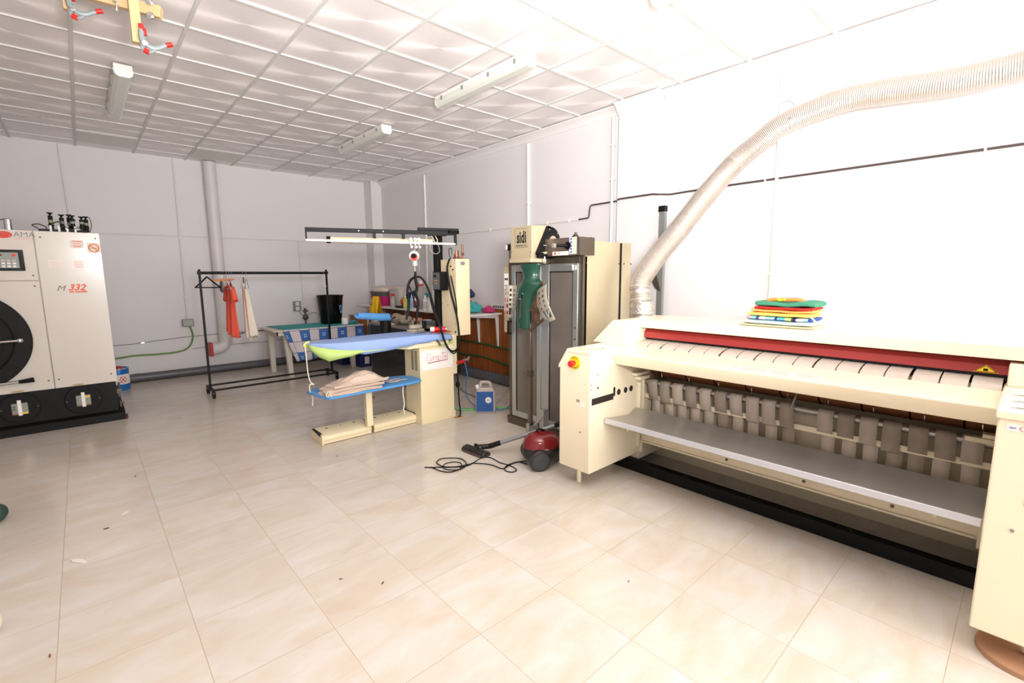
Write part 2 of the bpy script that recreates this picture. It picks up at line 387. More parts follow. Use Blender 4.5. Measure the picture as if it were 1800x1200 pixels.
for pts,lb in (([(4.27,8.2,.53),(4.27,6.2,.515),(4.26,5.45,.515),(4.26,5.0,.50),(4.26,4.3,.47),(4.26,3.3,.46)],'upper green hose fixed along the wooden panelling'),([(4.27,7.6,.36),(4.27,6.0,.30),(4.265,5.6,.31),(4.26,5.3,.32),(4.26,4.8,.265),(4.26,4.2,.21),(4.26,3.3,.2)],'lower green hose sagging along the wooden panelling')):
    pipe('hose',pts,.013,mat('green_hose',(38,92,48),.4),lb,'hose',smooth=True,group='green hoses on the panelling')
# back wall small services
pipe('wire',[(-1.8,8.68,.54),(.45,8.68,.553),(1.14,8.68,.60),(2.1,8.68,.615)],.005,GREYP,'thin grey wire across the back wall at knee height','wire',[(.58,8.675,.56)],axis='y',clipm=CHROME)
pipe('wire',[(1.18,8.68,.405),(1.5,8.68,.42),(2.6,8.68,.42)],.004,GREYP,'lower thin wire on the back wall behind the rail','wire',axis='y')
obj('hose',MB().tube([(-.6,8.66,.40),(.2,8.66,.37),(.45,8.66,.385),(.75,8.66,.375),(1.0,8.66,.385),(1.13,8.66,.44),(1.19,8.66,.56),(1.19,8.66,.68),(1.16,8.66,.78)],.012,n=10),mat('light_green_hose',(96,140,52),.4),label='bright green hose looping up to the junction box on the back wall',cat='hose')
t=thing('junction_box','small grey junction box on the back wall above the green hose','electrical box',(1.15,8.66,.78))
obj('box_body',MB().box(1.075,1.225,8.63,8.69,.76,.87),GREYP,t,bevel=.008)
obj('lid',MB().box(1.085,1.215,8.624,8.631,.77,.86),mat('pale_grey_plastic',(168,164,160),.45),t,bevel=.003)
t=thing('wall_socket','grey double socket on the back wall beside the black bin','socket',(2.77,8.66,.89))
obj('plate',MB().box(2.70,2.83,8.65,8.69,.90,1.075),GREYP,t,bevel=.006)
for z in (.945,1.03):
    obj('socket_face',MB().box(2.735,2.795,8.642,8.651,z-.03,z+.03),WHITEP,t,bevel=.003)
    obj('pin_holes',MB().cyl((2.755,8.64,z),(2.755,8.643,z),.005).cyl((2.777,8.64,z),(2.777,8.643,z),.005),BLACK,t)
t=thing('gas_valve','small rusty regulator valve on a pipe between socket and black bin','valve',(2.89,8.62,.6))
IRON=mat('cast_iron',(96,88,82),.5,.4,var=.2)
obj('riser',MB().cyl((2.88,8.62,.45),(2.88,8.62,.90),.011),IRON,t)
obj('regulator_body',MB().sph((2.88,8.62,.79),.05,16,1,.8,1.1),IRON,t)
obj('top_fitting',MB().cyl((2.88,8.62,.86),(2.88,8.62,.92),.02).cyl((2.84,8.62,.90),(2.93,8.62,.90),.012).sph((2.88,8.62,.935),.02,10),IRON,t)
obj('wire',MB().tube([(2.78,8.67,.92),(2.83,8.66,.84),(2.9,8.66,.83),(3.05,8.66,.86),(3.15,8.64,.80),(3.2,8.62,.72)],.005,n=6),GREYP,label='thin grey wire looping from the socket to behind the black bin',cat='wire')
obj('wire',MB().tube([(1.83,8.67,.60),(1.82,8.67,.57),(1.85,8.67,.53),(1.82,8.67,.57),(1.95,8.67,.60),(2.3,8.67,.615)],.007,n=6),BLACK,label='short black pipe bracket low on the back wall under the white garment',cat='bracket')
# outlet strip over the shelf end
t=thing('outlet_strip','white strip of five outlets on the right wall above the shelf end','socket strip',(4.3,5.0,1.03))
obj('strip_body',MB().box(4.29,4.32,4.86,5.20,1.035,1.10),WHITEP,t,bevel=.004)
for k in range(5): obj('outlet',MB().box(4.286,4.291,4.905+k*.05,4.935+k*.05,1.05,1.08),DGREY,t)
# steel channel on the pillar
t=thing('steel_channel','upright galvanised steel channel standing by the wall pillar','rail',(4.22,2.49,1.0))
obj('channel',MB().box(4.21,4.215,2.46,2.52,.6,2.14).box(4.215,4.25,2.46,2.464,.6,2.14).box(4.215,4.25,2.516,2.52,.6,2.14),mat('galvanised_steel',(150,154,152),.4,.6),t)
obj('end_cap',MB().box(4.20,4.255,2.455,2.525,2.10,2.155),BLACK,t,bevel=.005)
obj('hook_bracket',MB().prism([(2.52,1.50),(2.56,1.46),(2.56,1.42),(2.52,1.36),(2.47,1.34)],'x',4.195,4.209),DARKM,t)
# flexible duct
def duct():
    m=bpy.data.materials.new('foil_duct'); m.use_nodes=True; N=m.node_tree.nodes; L=m.node_tree.links; p=N['Principled BSDF']
    p.inputs['Base Color'].default_value=sr((206,198,190)); p.inputs['Metallic'].default_value=.8
    tc=N.new('ShaderNodeTexCoord'); n=N.new('ShaderNodeTexNoise'); n.inputs['Scale'].default_value=30; n.inputs['Detail'].default_value=4; L.new(tc.outputs['Object'],n.inputs['Vector'])
    L.new(mth(N,L,'MULTIPLY_ADD',n.outputs['Fac'],.25,.22),p.inputs['Roughness'])
    b=N.new('ShaderNodeBump'); b.inputs['Strength'].default_value=.35; b.inputs['Distance'].default_value=.008; L.new(n.outputs['Fac'],b.inputs['Height']); L.new(b.outputs[0],p.inputs['Normal'])
    P=[(3.42,2.17,1.14),(3.42,2.19,1.3),(3.45,2.21,1.45),(3.56,2.13,1.66),(3.68,2.02,1.86),(3.85,1.90,2.12),(4.02,1.75,2.38),(4.10,1.60,2.53),(4.13,1.42,2.645),(4.14,1.2,2.70),(4.14,1.0,2.72),(4.13,.75,2.70),(4.12,.5,2.67),(4.12,.25,2.67),(4.12,-.1,2.70),(4.12,-.5,2.78),(4.12,-1.0,2.95),(4.10,-1.3,3.15)]
    pts=[Vector(q) for q in P]; q=[]
    for i in range(len(pts)-1):
        a=pts[max(i-1,0)];bb=pts[i];c=pts[i+1];d=pts[min(i+2,len(pts)-1)]; k=max(4,int((c-bb).length/.0062))
        for j in range(k):
            t=j/k; q.append(.5*((2*bb)+(c-a)*t+(2*a-5*bb+4*c-d)*t*t+(3*bb-a-3*c+d)*t**3))
    M=len(q); mb=MB(); prev=None
    for i,pt in enumerate(q):
        d=(q[min(i+1,M-1)]-q[max(i-1,0)]).normalized(); up=Vector((1,0,0)); up=(up-d*up.dot(d)).normalized()
        crumple=.006*math.sin(i*1.7)*math.sin(i*.63) if i<45 else 0
        r=.0815+(.0022 if i%2 else -.0012)+.0015*math.sin(i*.11)+crumple
        R=mb.ring(pt,d,up,r,28)
        if prev:
            for k in range(28): mb.f([prev[k],prev[(k+1)%28],R[(k+1)%28],R[k]])
        prev=R
    t=thing('exhaust_duct','silver flexible foil duct rising from the ironer along the right wall','duct',P[0])
    obj('duct_hose',mb,m,t)
    obj('crumpled_collar',MB().lathe([(.09,0),(.094,.02),(.088,.04),(.093,.06),(.087,.085),(.09,.10),(.084,.11)],(3.42,2.17,1.178),28),mat('crumpled_foil',(205,200,192),.35,.8,bump=.9,bscale=45),t)
    obj('hanging_wire',MB().tube([(4.30,1.52,2.85),(4.2,1.44,2.83),(4.12,1.36,2.76),(4.05,1.36,2.66),(4.06,1.36,2.58)],.0025,n=5),GREYP,t)
duct()
# ---------------- wooden battens and spring clamps hanging near the ceiling, top left
def battens():
    t=thing('wooden_batten_frame','pale wooden batten frame with bolts hanging from the ceiling top left','wooden frame',(.39,3.72,HC))
    obj('batten',MB().box(.365,.415,3.715,3.76,2.885,HC),WOODP,t,bevel=.002)
    a,b2=Vector((.05,3.90,3.175)),Vector((.488,3.655,3.085)); d=b2-a
    b=MB(); b.M=Matrix.Translation(a)@d.to_track_quat('X','Z').to_matrix().to_4x4(); b.box(0,d.length,.045,.085,-.032,.032); obj('batten',b,WOODP,t,bevel=.002)
    obj('batten',MB().box(.082,.135,4.02,4.06,3.085,HC),WOODP,t,bevel=.002)
    for x,y,z in ((.463,3.70,3.048),(.467,3.71,3.128)):
        obj('washer',MB().cyl((x,y,z),(x-.003,y-.006,z),.020,n=20),CHROME,t)
        obj('bolt_head',MB().cyl((x-.002,y-.004,z),(x-.008,y-.022,z),.010,n=6),CHROME,t)
    obj('hook',MB().tube([(.30,3.80,3.15),(.305,3.77,3.10),(.315,3.76,3.09),(.31,3.77,3.05)],.005,n=8),CHROME,t)
    # spring clamps
    def clamp(loc,label,rz):
        c=thing('spring_clamp',label,'clamp',loc,'red tipped spring clamps')
        L=Vector(loc); M=Matrix.Translation(L)@Matrix.Rotation(rz,4,'Z')
        GA=mat('grey_clamp_steel',(138,148,148),.45,.1)
        b=MB(); b.M=M; b.tube([(-.005,0,.085),(-.008,0,.05),(-.002,0,.02),(.03,0,-.002),(.065,0,.002),(.095,0,.022),(.115,0,.032)],.0135,n=10,sq=.75)
        obj('handle_arm',b,GA,c)
        b=MB(); b.M=M; b.tube([(.004,.012,.05),(-.006,.01,.01),(-.004,.008,-.02),(.012,.006,-.03),(.03,0,-.028),(.05,0,-.012)],.012,n=10,sq=.7)
        obj('handle_arm',b,GA,c)
        b=MB(); b.M=M; b.tube([(.108,0,.028),(.14,0,.042)],.0155,n=12,sq=.85); obj('red_grip',b,REDP,c)
        b=MB(); b.M=M; b.tube([(-.002,.006,-.026),(.022,.003,-.034)],.016,n=12,sq=.9); obj('red_grip',b,REDP,c)
        b=MB(); b.M=M; b.tube([(-.002,0,.075),(-.006,0,.115)],.012,n=10,sq=.8); obj('red_jaw_tip',b,REDP,c)
        b=MB(); b.M=M; b.tube([(.012,.014,.06),(.01,.014,.10)],.009,n=10); obj('red_jaw_tip',b,REDP,c)
        b=MB(); b.M=M; b.cyl((.004,-.02,.006),(.004,.02,.006),.014,n=14); obj('spring',b,CHROME,c)
    clamp((.415,3.69,2.868),'red and grey spring clamp on the lower end of the right batten',-.05)
    clamp((.118,3.99,3.07),'red and grey spring clamp on the left batten near the picture edge',-.05)
battens()
# ================= FLATWORK IRONER
def ironer():
    t=thing('flatwork_ironer','large cream roller ironer with cloth belts and red guard by the right wall','ironing machine',(3.0,1.0,0))
    # side cabinets: front boxes
    PL=[(1.95,.135),(2.225,.135),(2.225,.872),(2.145,.992),(1.95,.992)]
    o=obj('side_cabinet',MB().prism(PL,'x',2.47,3.09),CREAM,t,bevel=.006)
    obj('lid_edge',MB().prism([(1.944,.974),(2.15,.974),(2.232,.85),(2.232,.872),(2.15,.999),(1.944,.999)],'x',2.462,3.09),CREAM,o,bevel=.003)
    BLK=mat('opening_shade',(38,28,20),.8)  # dark colour paints the shade inside slot and holes, nothing is cut
    obj('slot',MB().box(2.49,2.735,1.9485,1.9505,.622,.668),BLK,o)
    for x,r in ((2.80,.022),(2.885,.022),(2.955,.022)):
        obj('hole',MB().cyl((x,1.9485,.665),(x,1.951,.665),r,n=20),BLK,o)
    obj('hole',MB().cyl((2.745,1.9485,.70),(2.745,1.951,.70),.011,n=14).box(2.734,2.756,1.9485,1.951,.645,.70),BLK,o)
    for x,z,r in ((2.555,.735,.008),(2.545,.83,.004),(2.48,.735,.004),(2.48,.765,.004),(2.95,.905,.006),(2.95,.87,.005),(2.95,.83,.005)):
        obj('screw',MB().cyl((x,1.947,z),(x,1.951,z),r,n=10),DARKM,o)
    for x,y in ((2.62,1.965),(2.90,1.962),(2.98,2.0)): obj('screw',MB().cyl((x,y,.99),(x,y,1.002),.006,n=10),DARKM,o)
    for y,z in ((2.06,.64),(2.045,.64)): obj('vent_mark',MB().box(2.4685,2.471,y-.003,y+.003,z-.01,z+.01),BLACK,o)
    obj('small_label',MB().box(2.4688,2.471,1.995,2.03,.605,.635),PAPER,o)
    obj('screw',MB().cyl((2.467,2.03,.42),(2.471,2.03,.42),.005,n=10),DARKM,o)
    obj('top_label',MB().box(2.60,2.90,2.03,2.11,.9993,1.0005),mat('pink_paper',(238,216,224),.6),o)
    # emergency stop
    e=obj('emergency_stop_plate',MB().cyl((2.464,2.083,.905),(2.4705,2.083,.905),.047,n=32),YELLOW,t)
    obj('emergency_stop_button',MB().cyl((2.425,2.09,.90),(2.465,2.085,.905),.015,n=20).cyl((2.422,2.09,.90),(2.442,2.088,.901),.0215,.024,n=24),REDP,t,bevel=.003)
    for s,a0,st in (('ARRET',130,-20),('URGENCE',215,19)):
        for k,ch in enumerate(s):
            a=math.radians(a0+st*k); top=s=='ARRET'
            px,pz=.036*math.cos(a),.036*math.sin(a)
            u=(0,-math.cos(a)*(1 if top else -1),math.sin(a)*(1 if top else -1))
            r=Vector(u).cross(Vector((-1,0,0)))
            text('plate_lettering',ch,.015,PRINTB,e,(2.4635,2.083-px,.905+pz),r,u)
    # right cabinet
    PR=[(.047,.118),(-.33,.118),(-.33,.992),(.047,.992)]
    o=obj('side_cabinet',MB().prism(PR,'x',2.47,3.09),CREAM,t,bevel=.006)
    obj('lid_edge',MB().box(2.462,3.09,-.335,.053,.972,.999),CREAM,o,bevel=.003)
    for y in (-.052,-.068): obj('vent_mark',MB().box(2.4685,2.471,y-.003,y+.003,.66,.685),BLACK,o)
    obj('screw',MB().cyl((2.466,-.03,.555),(2.471,-.03,.555),.006,n=10),GREYP,o)
    l=obj('maker_label',MB().box(2.4685,2.471,-.13,.022,.93,.955),PAPER,o)
    b=MB()
    for k in range(24):
        a=2*PI*k/24; b.box(2.4675,2.4687,-.032+.02*math.cos(a)-.0015,-.032+.02*math.cos(a)+.0015,.9425+.010*math.sin(a)-.001,.9425+.010*math.sin(a)+.001)
    obj('oval_print',b,PRINTO,l)
    text('lettering','iso',.016,mat('blue_print',(60,90,170),.5),l,(2.468,.006,.943),**NX)
    text('lettering','CEI',.016,MATS['blue_print'],l,(2.468,-.08,.943),**NX)
    for k,x in enumerate((2.55,2.68,2.82)):
        obj('printed_mark',MB().box(x,x+.008,-.02,.02,.9993,1.0003).box(x+.014,x+.019,-.03,.005,.9993,1.0003),GREYP,o)
    # end housings of the hood
    e0=[(1.95,.999),(2.235,.999),(2.05,1.175),(1.95,1.175)]
    obj('end_housing',MB().prism(e0,'x',2.845,3.46),CREAM,t,bevel=.006)
    obj('end_housing',MB().box(2.845+.17,3.46,-.33,.045,.999,1.10),CREAM,t,bevel=.006)
    obj('locating_disc',MB().cyl((2.842,2.06,1.09),(2.846,2.06,1.09),.02,n=24),CREAM,t)
    # hood and back body
    obj('hood',MB().prism([(3.055,1.113),(3.07,1.113),(3.09,1.125),(3.46,1.125),(3.46,1.178),(3.052,1.178)],'y',-.33,1.948),CREAM,t,bevel=.004)
    obj('back_body',MB().box(3.46,3.5,-.33,2.22,.0,1.17).box(3.09,3.46,1.95,2.22,.08,.99).box(3.09,3.46,-.33,.045,.08,.99),CREAM,t)  # rear panel reaches the floor to stop light leaking under the ironer
    g=obj('finger_guard',MB().prism([(3.10,1.036),(3.108,1.036),(3.112,1.075),(3.155,1.112),(3.15,1.115),(3.105,1.078)],'y',-.3,1.945),mat('guard_red',(158,48,46),.45,var=.08),t,bevel=.0015)
    tri=obj('warning_triangle',MB().prism([(.163,1.04),(.077,1.04),(.12,1.076)][::-1],'x',3.0975,3.0995),YELLOW,g)
    b=MB()
    for a,bb in (((.157,1.043),(.083,1.043)),((.083,1.043),(.12,1.072)),((.12,1.072),(.157,1.043))): b.tube([(3.097,)+a,(3.097,)+bb],.0012,n=4,smooth=False)
    b.box(3.0965,3.0975,.112,.128,1.047,1.058)
    obj('triangle_print',b,BLACK,tri)
    obj('gap_shade_plate',MB().box(3.13,3.14,-.3,1.945,1.0,1.10),BLACKG,t)  # black plate stands in for the shade in the gap below the guard
    # feed belts
    n=18; p=1.893/n
    prof=[(2.955,.90),(2.958,.94),(2.972,.975),(3.0,.996),(3.04,1.008),(3.09,1.016),(3.14,1.02)]
    for k in range(n):
        y1=1.945-k*p; wgap=[.006,.012,.006,.008,.006,.014,.007,.010,.006][k%9]; y0=y1-p+wgap
        pts=prof+[(x+.004,z-.004) for x,z in reversed(prof)]
        obj('feed_belt',MB().prism(pts,'y',y0,y1),BELT,t)
    obj('feed_roller',MB().cyl((3.02,.05,.945),(3.02,1.948,.945),.052,n=24),DARKM,t)
    obj('feed_end_plate',MB().box(2.99,3.14,-.32,.05,.985,1.0),CREAM,t,bevel=.003)
    # feeding shelf
    F=[(2.703,.958),(2.98,.982),(2.98,.975),(2.76,.955),(2.757,.882),(2.78,.880),(2.78,.876),(2.750,.876),(2.703,.950)]
    s=obj('feeding_shelf',MB().prism(F,'y',.05,1.948),CREAM,t,bevel=.002)
    LB=mat('pale_label',(226,206,202),.5)
    zf=lambda x:.958+(x-2.703)*.0867
    for a,b2 in ((1.165,1.11),(1.107,.955),(.952,.83),(.827,.70)):
        q=MB(); V=[q.v((2.74,a,zf(2.74)+.0012)),q.v((2.82,a,zf(2.82)+.0012)),q.v((2.82,b2,zf(2.82)+.0012)),q.v((2.74,b2,zf(2.74)+.0012))]; q.f(V)
        W_=[q.v((2.74,a,zf(2.74))),q.v((2.82,a,zf(2.82))),q.v((2.82,b2,zf(2.82))),q.v((2.74,b2,zf(2.74)))]
        for i in range(4): q.f([V[i],V[(i+1)%4],W_[(i+1)%4],W_[i]])
        lb=obj('instruction_label',q,LB,s)
        q=MB()
        for r_ in range(4):
            x=2.757+r_*.015; q.box(x,x+.003,b2+.012,a-.01,zf(x)+.0013,zf(x)+.0018)
        obj('print_lines',q,mat('faded_red_print',(206,140,130),.5),lb)
    # heated chest behind, with dark seams
    obj('heated_roller',MB().cyl((3.33,.05,.86),(3.33,1.948,.86),.155,n=40),BROWN,t)
    for k in range(9): obj('roller_seam',MB().cyl((3.33,.17+k*.212,.86),(3.33,.178+k*.212,.86),.157,n=40),BLACK,t)
    # return bars and belts
    obj('guide_bar',MB().cyl((3.125,.05,.697),(3.125,1.948,.697),.018,n=16),STEEL,t)
    obj('guide_bar',MB().box(3.135,3.155,.05,1.948,.565,.60),CREAM,t,bevel=.002)
    obj('guide_bar',MB().box(3.16,3.18,.05,1.948,.665,.69),GREYP,t)
    obj('bar_bracket',MB().box(2.95,3.11,1.90,1.947,.765,.785).box(3.0,3.13,1.90,1.947,.725,.752),CREAM,t,bevel=.003)
    obj('bar_bracket',MB().box(3.06,3.11,.05,.10,.735,.755).box(3.09,3.13,.05,.16,.70,.725),CREAM,t,bevel=.003)
    miss={10:1}
    rnd=random.Random(3)
    for k in range(n):
        y1=1.90-k*1.835/n; w=.078; y0=y1-w
        if k in miss: continue
        m=BELT2 if rnd.random()<.6 else BELT
        j=rnd.uniform(-.006,.006); sh=rnd.uniform(-.008,.008); low=.570+rnd.uniform(-.02,.012)
        up=[(3.155,.715),(3.125,.722),(3.103,.715),(3.098,.695),(3.108,low+.06),(3.125,low+.005),(3.15,low-.008)]
        b=MB(); pr=None
        for i,(x,z) in enumerate(up):
            f=i/6
            R=[b.v((x,y0+sh*f,z)),b.v((x,y1+sh*f,z))]
            if pr: b.f([pr[0],pr[1],R[1],R[0]])
            pr=R
        obj('return_belt',b,m,t,solid=.003)
        lo=[(3.16,.60+j),(3.165,.56),(3.17,.46),(3.18,.33)]
        b=MB(); pr=None
        for i,(x,z) in enumerate(lo):
            R=[b.v((x,y0+.004-sh,z)),b.v((x,y1-.006-sh,z))]
            if pr: b.f([pr[0],pr[1],R[1],R[0]])
            pr=R
        obj('return_belt',b,BELT if rnd.random()<.75 else BELT2,t,solid=.003)
    q=[]
    for k in range(9):
        y=1.80-k*.212; obj('wire_hook',MB().tube([(3.13,y,.745),(3.125,y,.775),(3.15,y+.01,.82),(3.17,y+.02,.86)],.0022,n=5),CHROME,t)
    obj('bent_rod',MB().tube([(3.12,.90,.80),(3.10,.905,.76),(3.095,.92,.70)],.005,n=6),STEEL,t)
    obj('rear_panel',MB().box(3.25,3.26,.05,1.948,.30,.68),mat('rear_cream_panel',(226,212,186),.5),t)
    # receiving tray, stainless
    T=[(2.63,.470),(2.634,.502),(2.66,.504),(2.92,.474),(3.01,.512),(3.012,.507),(2.922,.468),(2.66,.496),(2.64,.470)]
    tr=obj('receiving_tray',MB().prism(T,'y',.055,1.935),STEEL,t)
    obj('bright_lip',MB().prism([(2.622,.473),(2.634,.473),(2.640,.506),(2.628,.506)],'y',.055,1.94),mat('bright_aluminium',(206,206,210),.35,.4),t,bevel=.002)
    for y in (1.80,.2): obj('tray_bracket',MB().box(2.70,3.08,y-.006,y+.006,.43,.468),CREAM,t)
    # inner flanges on the cabinet side
    obj('inner_flange',MB().box(3.04,3.06,1.925,1.95,.20,.70).box(3.09,3.10,1.925,1.95,.14,.72),CREAM,t,bevel=.002)
    obj('inner_flange',MB().box(3.04,3.06,.047,.07,.20,.45),CREAM,t,bevel=.002)
    # lower apron with slots
    a=obj('apron',MB().box(3.095,3.105,.05,1.948,.225,.45),CREAM,t)
    obj('shade_pan',MB().box(3.105,3.46,.05,1.948,.228,.24),BLACK,t)  # black pan added under the machine to keep the floor below dark
    obj('apron_foot',MB().box(3.085,3.105,.05,1.948,.225,.237),CREAM,a)
    for k in range(13): 
        y=1.86-k*.148; obj('slot',MB().box(3.0935,3.096,y-.085,y,.322,.332),DARKM,a)
    for y in (1.28,.82,.40): obj('rubber_plug',MB().cyl((3.09,y,.27),(3.097,y,.27),.009,n=14),DARKM,a)
    # feet and base
    f=obj('base_beam',MB().box(3.02,3.085,-.3,2.15,0,.082).box(3.085,3.46,2.09,2.15,0,.08).box(3.085,3.46,-.3,-.24,0,.08),BLACK,t,bevel=.003)
    for y,z in ((1.55,.0835),(.62,.0835),(.56,.0835),(1.1,.0835)): obj('scuff',MB().cyl((3.05,y,.080),(3.05,y,.0826),.004,n=8),GREYP,f)
    obj('adjustable_foot',MB().cyl((2.572,2.12,0),(2.572,2.12,.145),.017,n=16),CREAM,t,bevel=.003)
    obj('adjustable_foot',MB().cyl((2.595,-.125,.022),(2.595,-.125,.035),.013,n=12),DARKM,t)
    obj('adjustable_foot',MB().cyl((2.595,-.125,.035),(2.595,-.125,.12),.024,n=16),CREAM,t,bevel=.003)
ironer()
obj('wooden_disc',MB().cyl((2.592,-.115,0),(2.592,-.115,.022),.142,n=48),mat('brown_board',(176,132,100),.6,var=.2,scale=4),label='round brown board under the foot of the ironer, bottom right',cat='board',bevel=.002)
# ---------- folded towels on the hood
def towel(z,h,x0,x1,y0,y1,m,label,wave,ph,bul=0):
    """folded towel: soft slab with rounded front folds"""
    t=thing('folded_towel',label,'towel',((x0+x1)/2,(y0+y1)/2,z),'folded towels stacked on the ironer')
    b=MB(); nx,ny=10,26; rings=[]
    def top(u,v): return wave*math.sin(v*6.2+ph)*.5+wave*.5*math.sin(v*13+ph*2)
    for j in range(ny+1):
        v=j/ny; y=y1+(y0-y1)*v; e=1-.06*abs(2*v-1)**4; dz=top(0,v)*(.25 if z<1.19 else 1); R=[]
        for k in range(16):
            a=2*PI*k/16; cx=math.copysign(abs(math.cos(a))**.35,math.cos(a)); cz=math.copysign(abs(math.sin(a))**.7,math.sin(a))
            tap=1 if 0<j<ny else .8
            R.append(b.v(((x0+x1)/2+cx*(x1-x0)/2*e,y,z+h/2+cz*h/2*tap+dz)))
        if rings:
            for k in range(16): b.f([rings[-1][k],rings[-1][(k+1)%16],R[(k+1)%16],R[k]])
        rings.append(R)
    b.f(rings[0][::-1]); b.f(rings[-1])
    obj('terry_cloth',b,m,t)
    b=MB(); b.tube([(x0-.001,y1-.02,z+h*.45),(x0-.003,(y0+y1)/2,z+h*.42+top(0,.5)*.6),(x0-.001,y0+.02,z+h*.5)],h*.13,n=6)
    obj('fold_edge',b,m,t)
    return t
def stripe():
    m=bpy.data.materials.new('striped_towel'); m.use_nodes=True; N=m.node_tree.nodes; L=m.node_tree.links; p=N['Principled BSDF']; p.inputs['Roughness'].default_value=.9
    tc=N.new('ShaderNodeTexCoord'); sx=N.new('ShaderNodeSeparateXYZ'); L.new(tc.outputs['Object'],sx.inputs[0])
    f=mth(N,L,'FRACT',mth(N,L,'MULTIPLY',sx.outputs[1],2.3))
    cr=N.new('ShaderNodeValToRGB'); cr.color_ramp.interpolation='CONSTANT'
    cols=[(40,50,110),(150,205,235),(235,240,240),(40,60,130),(140,210,230),(235,150,160),(60,50,90),(235,205,120),(245,160,90),(50,80,150),(160,205,240),(240,235,245),(45,50,100),(200,220,140),(90,180,230)]
    el=cr.color_ramp.elements; el[0].position=0; el[0].color=sr(cols[0]); el[1].position=.03; el[1].color=sr(cols[1])
    for i,c in enumerate(cols[2:]):
        k=el.new([.16,.24,.28,.36,.42,.46,.52,.58,.62,.66,.76,.82,.90][i]); k.color=sr(c)
    L.new(f,cr.inputs[0]); L.new(cr.outputs[0],p.inputs['Base Color']); return m
TW=lambda n,c:mat(n,c,.92,var=.05,bump=.2,bscale=120)
z=1.1785
towel(z,.012,3.11,3.36,.845,1.262,TW('cream_towel',(236,218,168)),'thin cream towel at the very bottom of the stack','0' and .001,0)
towel(z+.012,.028,3.12,3.36,.86,1.245,TW('ice_blue_towel',(190,212,220)),'pale ice blue towel second from the bottom of the stack',.002,1)
towel(z+.040,.022,3.125,3.36,.862,1.225,stripe(),'multicoloured striped towel in the middle of the stack',.002,.4)
towel(z+.062,.026,3.13,3.36,.87,1.218,TW('yellow_towel',(250,218,104)),'plain yellow towel above the striped one',.002,2)
towel(z+.088,.018,3.13,3.36,.865,1.205,TW('apricot_towel',(248,176,96)),'apricot orange towel under the red one',.003,.8)
towel(z+.106,.018,3.13,3.36,.862,1.185,TW('red_towel',(226,44,34)),'bright red towel under the green one',.002,.3)
towel(z+.124,.034,3.13,3.37,.850,1.182,TW('green_towel',(64,136,108)),'sea green towel on top of the red one',.007,1.9)
t=thing('orange_garment','small orange folded garment with a green and yellow print on top of the towels','garment',(3.2,1.02,z+.158))
obj('folded_cloth',MB().tube([(3.16,1.115,z+.158),(3.165,1.09,z+.167),(3.17,1.02,z+.166),(3.17,.96,z+.168),(3.17,.915,z+.160)],.018,n=12,sq=.62),TW('orange_cloth',(240,134,66)),t)
obj('white_trim',MB().tube([(3.20,1.08,z+.178),(3.21,1.0,z+.184),(3.21,.93,z+.178)],.010,n=8,sq=.5),PAPER,t)
obj('printed_patch',MB().sph((3.150,1.045,z+.168),.016,12,.3,1,.7).sph((3.152,1.02,z+.168),.010,10,.3,1,.8),mat('lime_print',(176,196,40),.5),t)
obj('cloth_corner',MB().tube([(3.14,.868,z+.07),(3.12,.848,z+.062),(3.11,.835,z+.05)],.006,n=6,sq=.5),PAPER,label='small white cloth corner poking out at the right of the towel stack',cat='cloth')
# ================= FINISHING CABINET ("sidi")
def ribbed():
    m=bpy.data.materials.new('ribbed_smoke_panel'); m.use_nodes=True; N=m.node_tree.nodes; L=m.node_tree.links; p=N['Principled BSDF']
    tc=N.new('ShaderNodeTexCoord'); w=N.new('ShaderNodeTexWave'); w.bands_direction='Y'; w.inputs['Scale'].default_value=32; L.new(tc.outputs['Object'],w.inputs['Vector'])
    n=N.new('ShaderNodeTexNoise'); n.inputs['Scale'].default_value=2.5; L.new(tc.outputs['Object'],n.inputs['Vector'])
    cr=N.new('ShaderNodeValToRGB'); cr.color_ramp.elements[0].color=sr((84,76,70)); cr.color_ramp.elements[1].color=sr((128,118,110)); L.new(n.outputs['Fac'],cr.inputs[0]); L.new(cr.outputs[0],p.inputs['Base Color'])
    p.inputs['Roughness'].default_value=.3; b=N.new('ShaderNodeBump'); b.inputs['Strength'].default_value=.25; b.inputs['Distance'].default_value=.002; L.new(w.outputs['Fac'],b.inputs['Height']); L.new(b.outputs[0],p.inputs['Normal'])
    return m
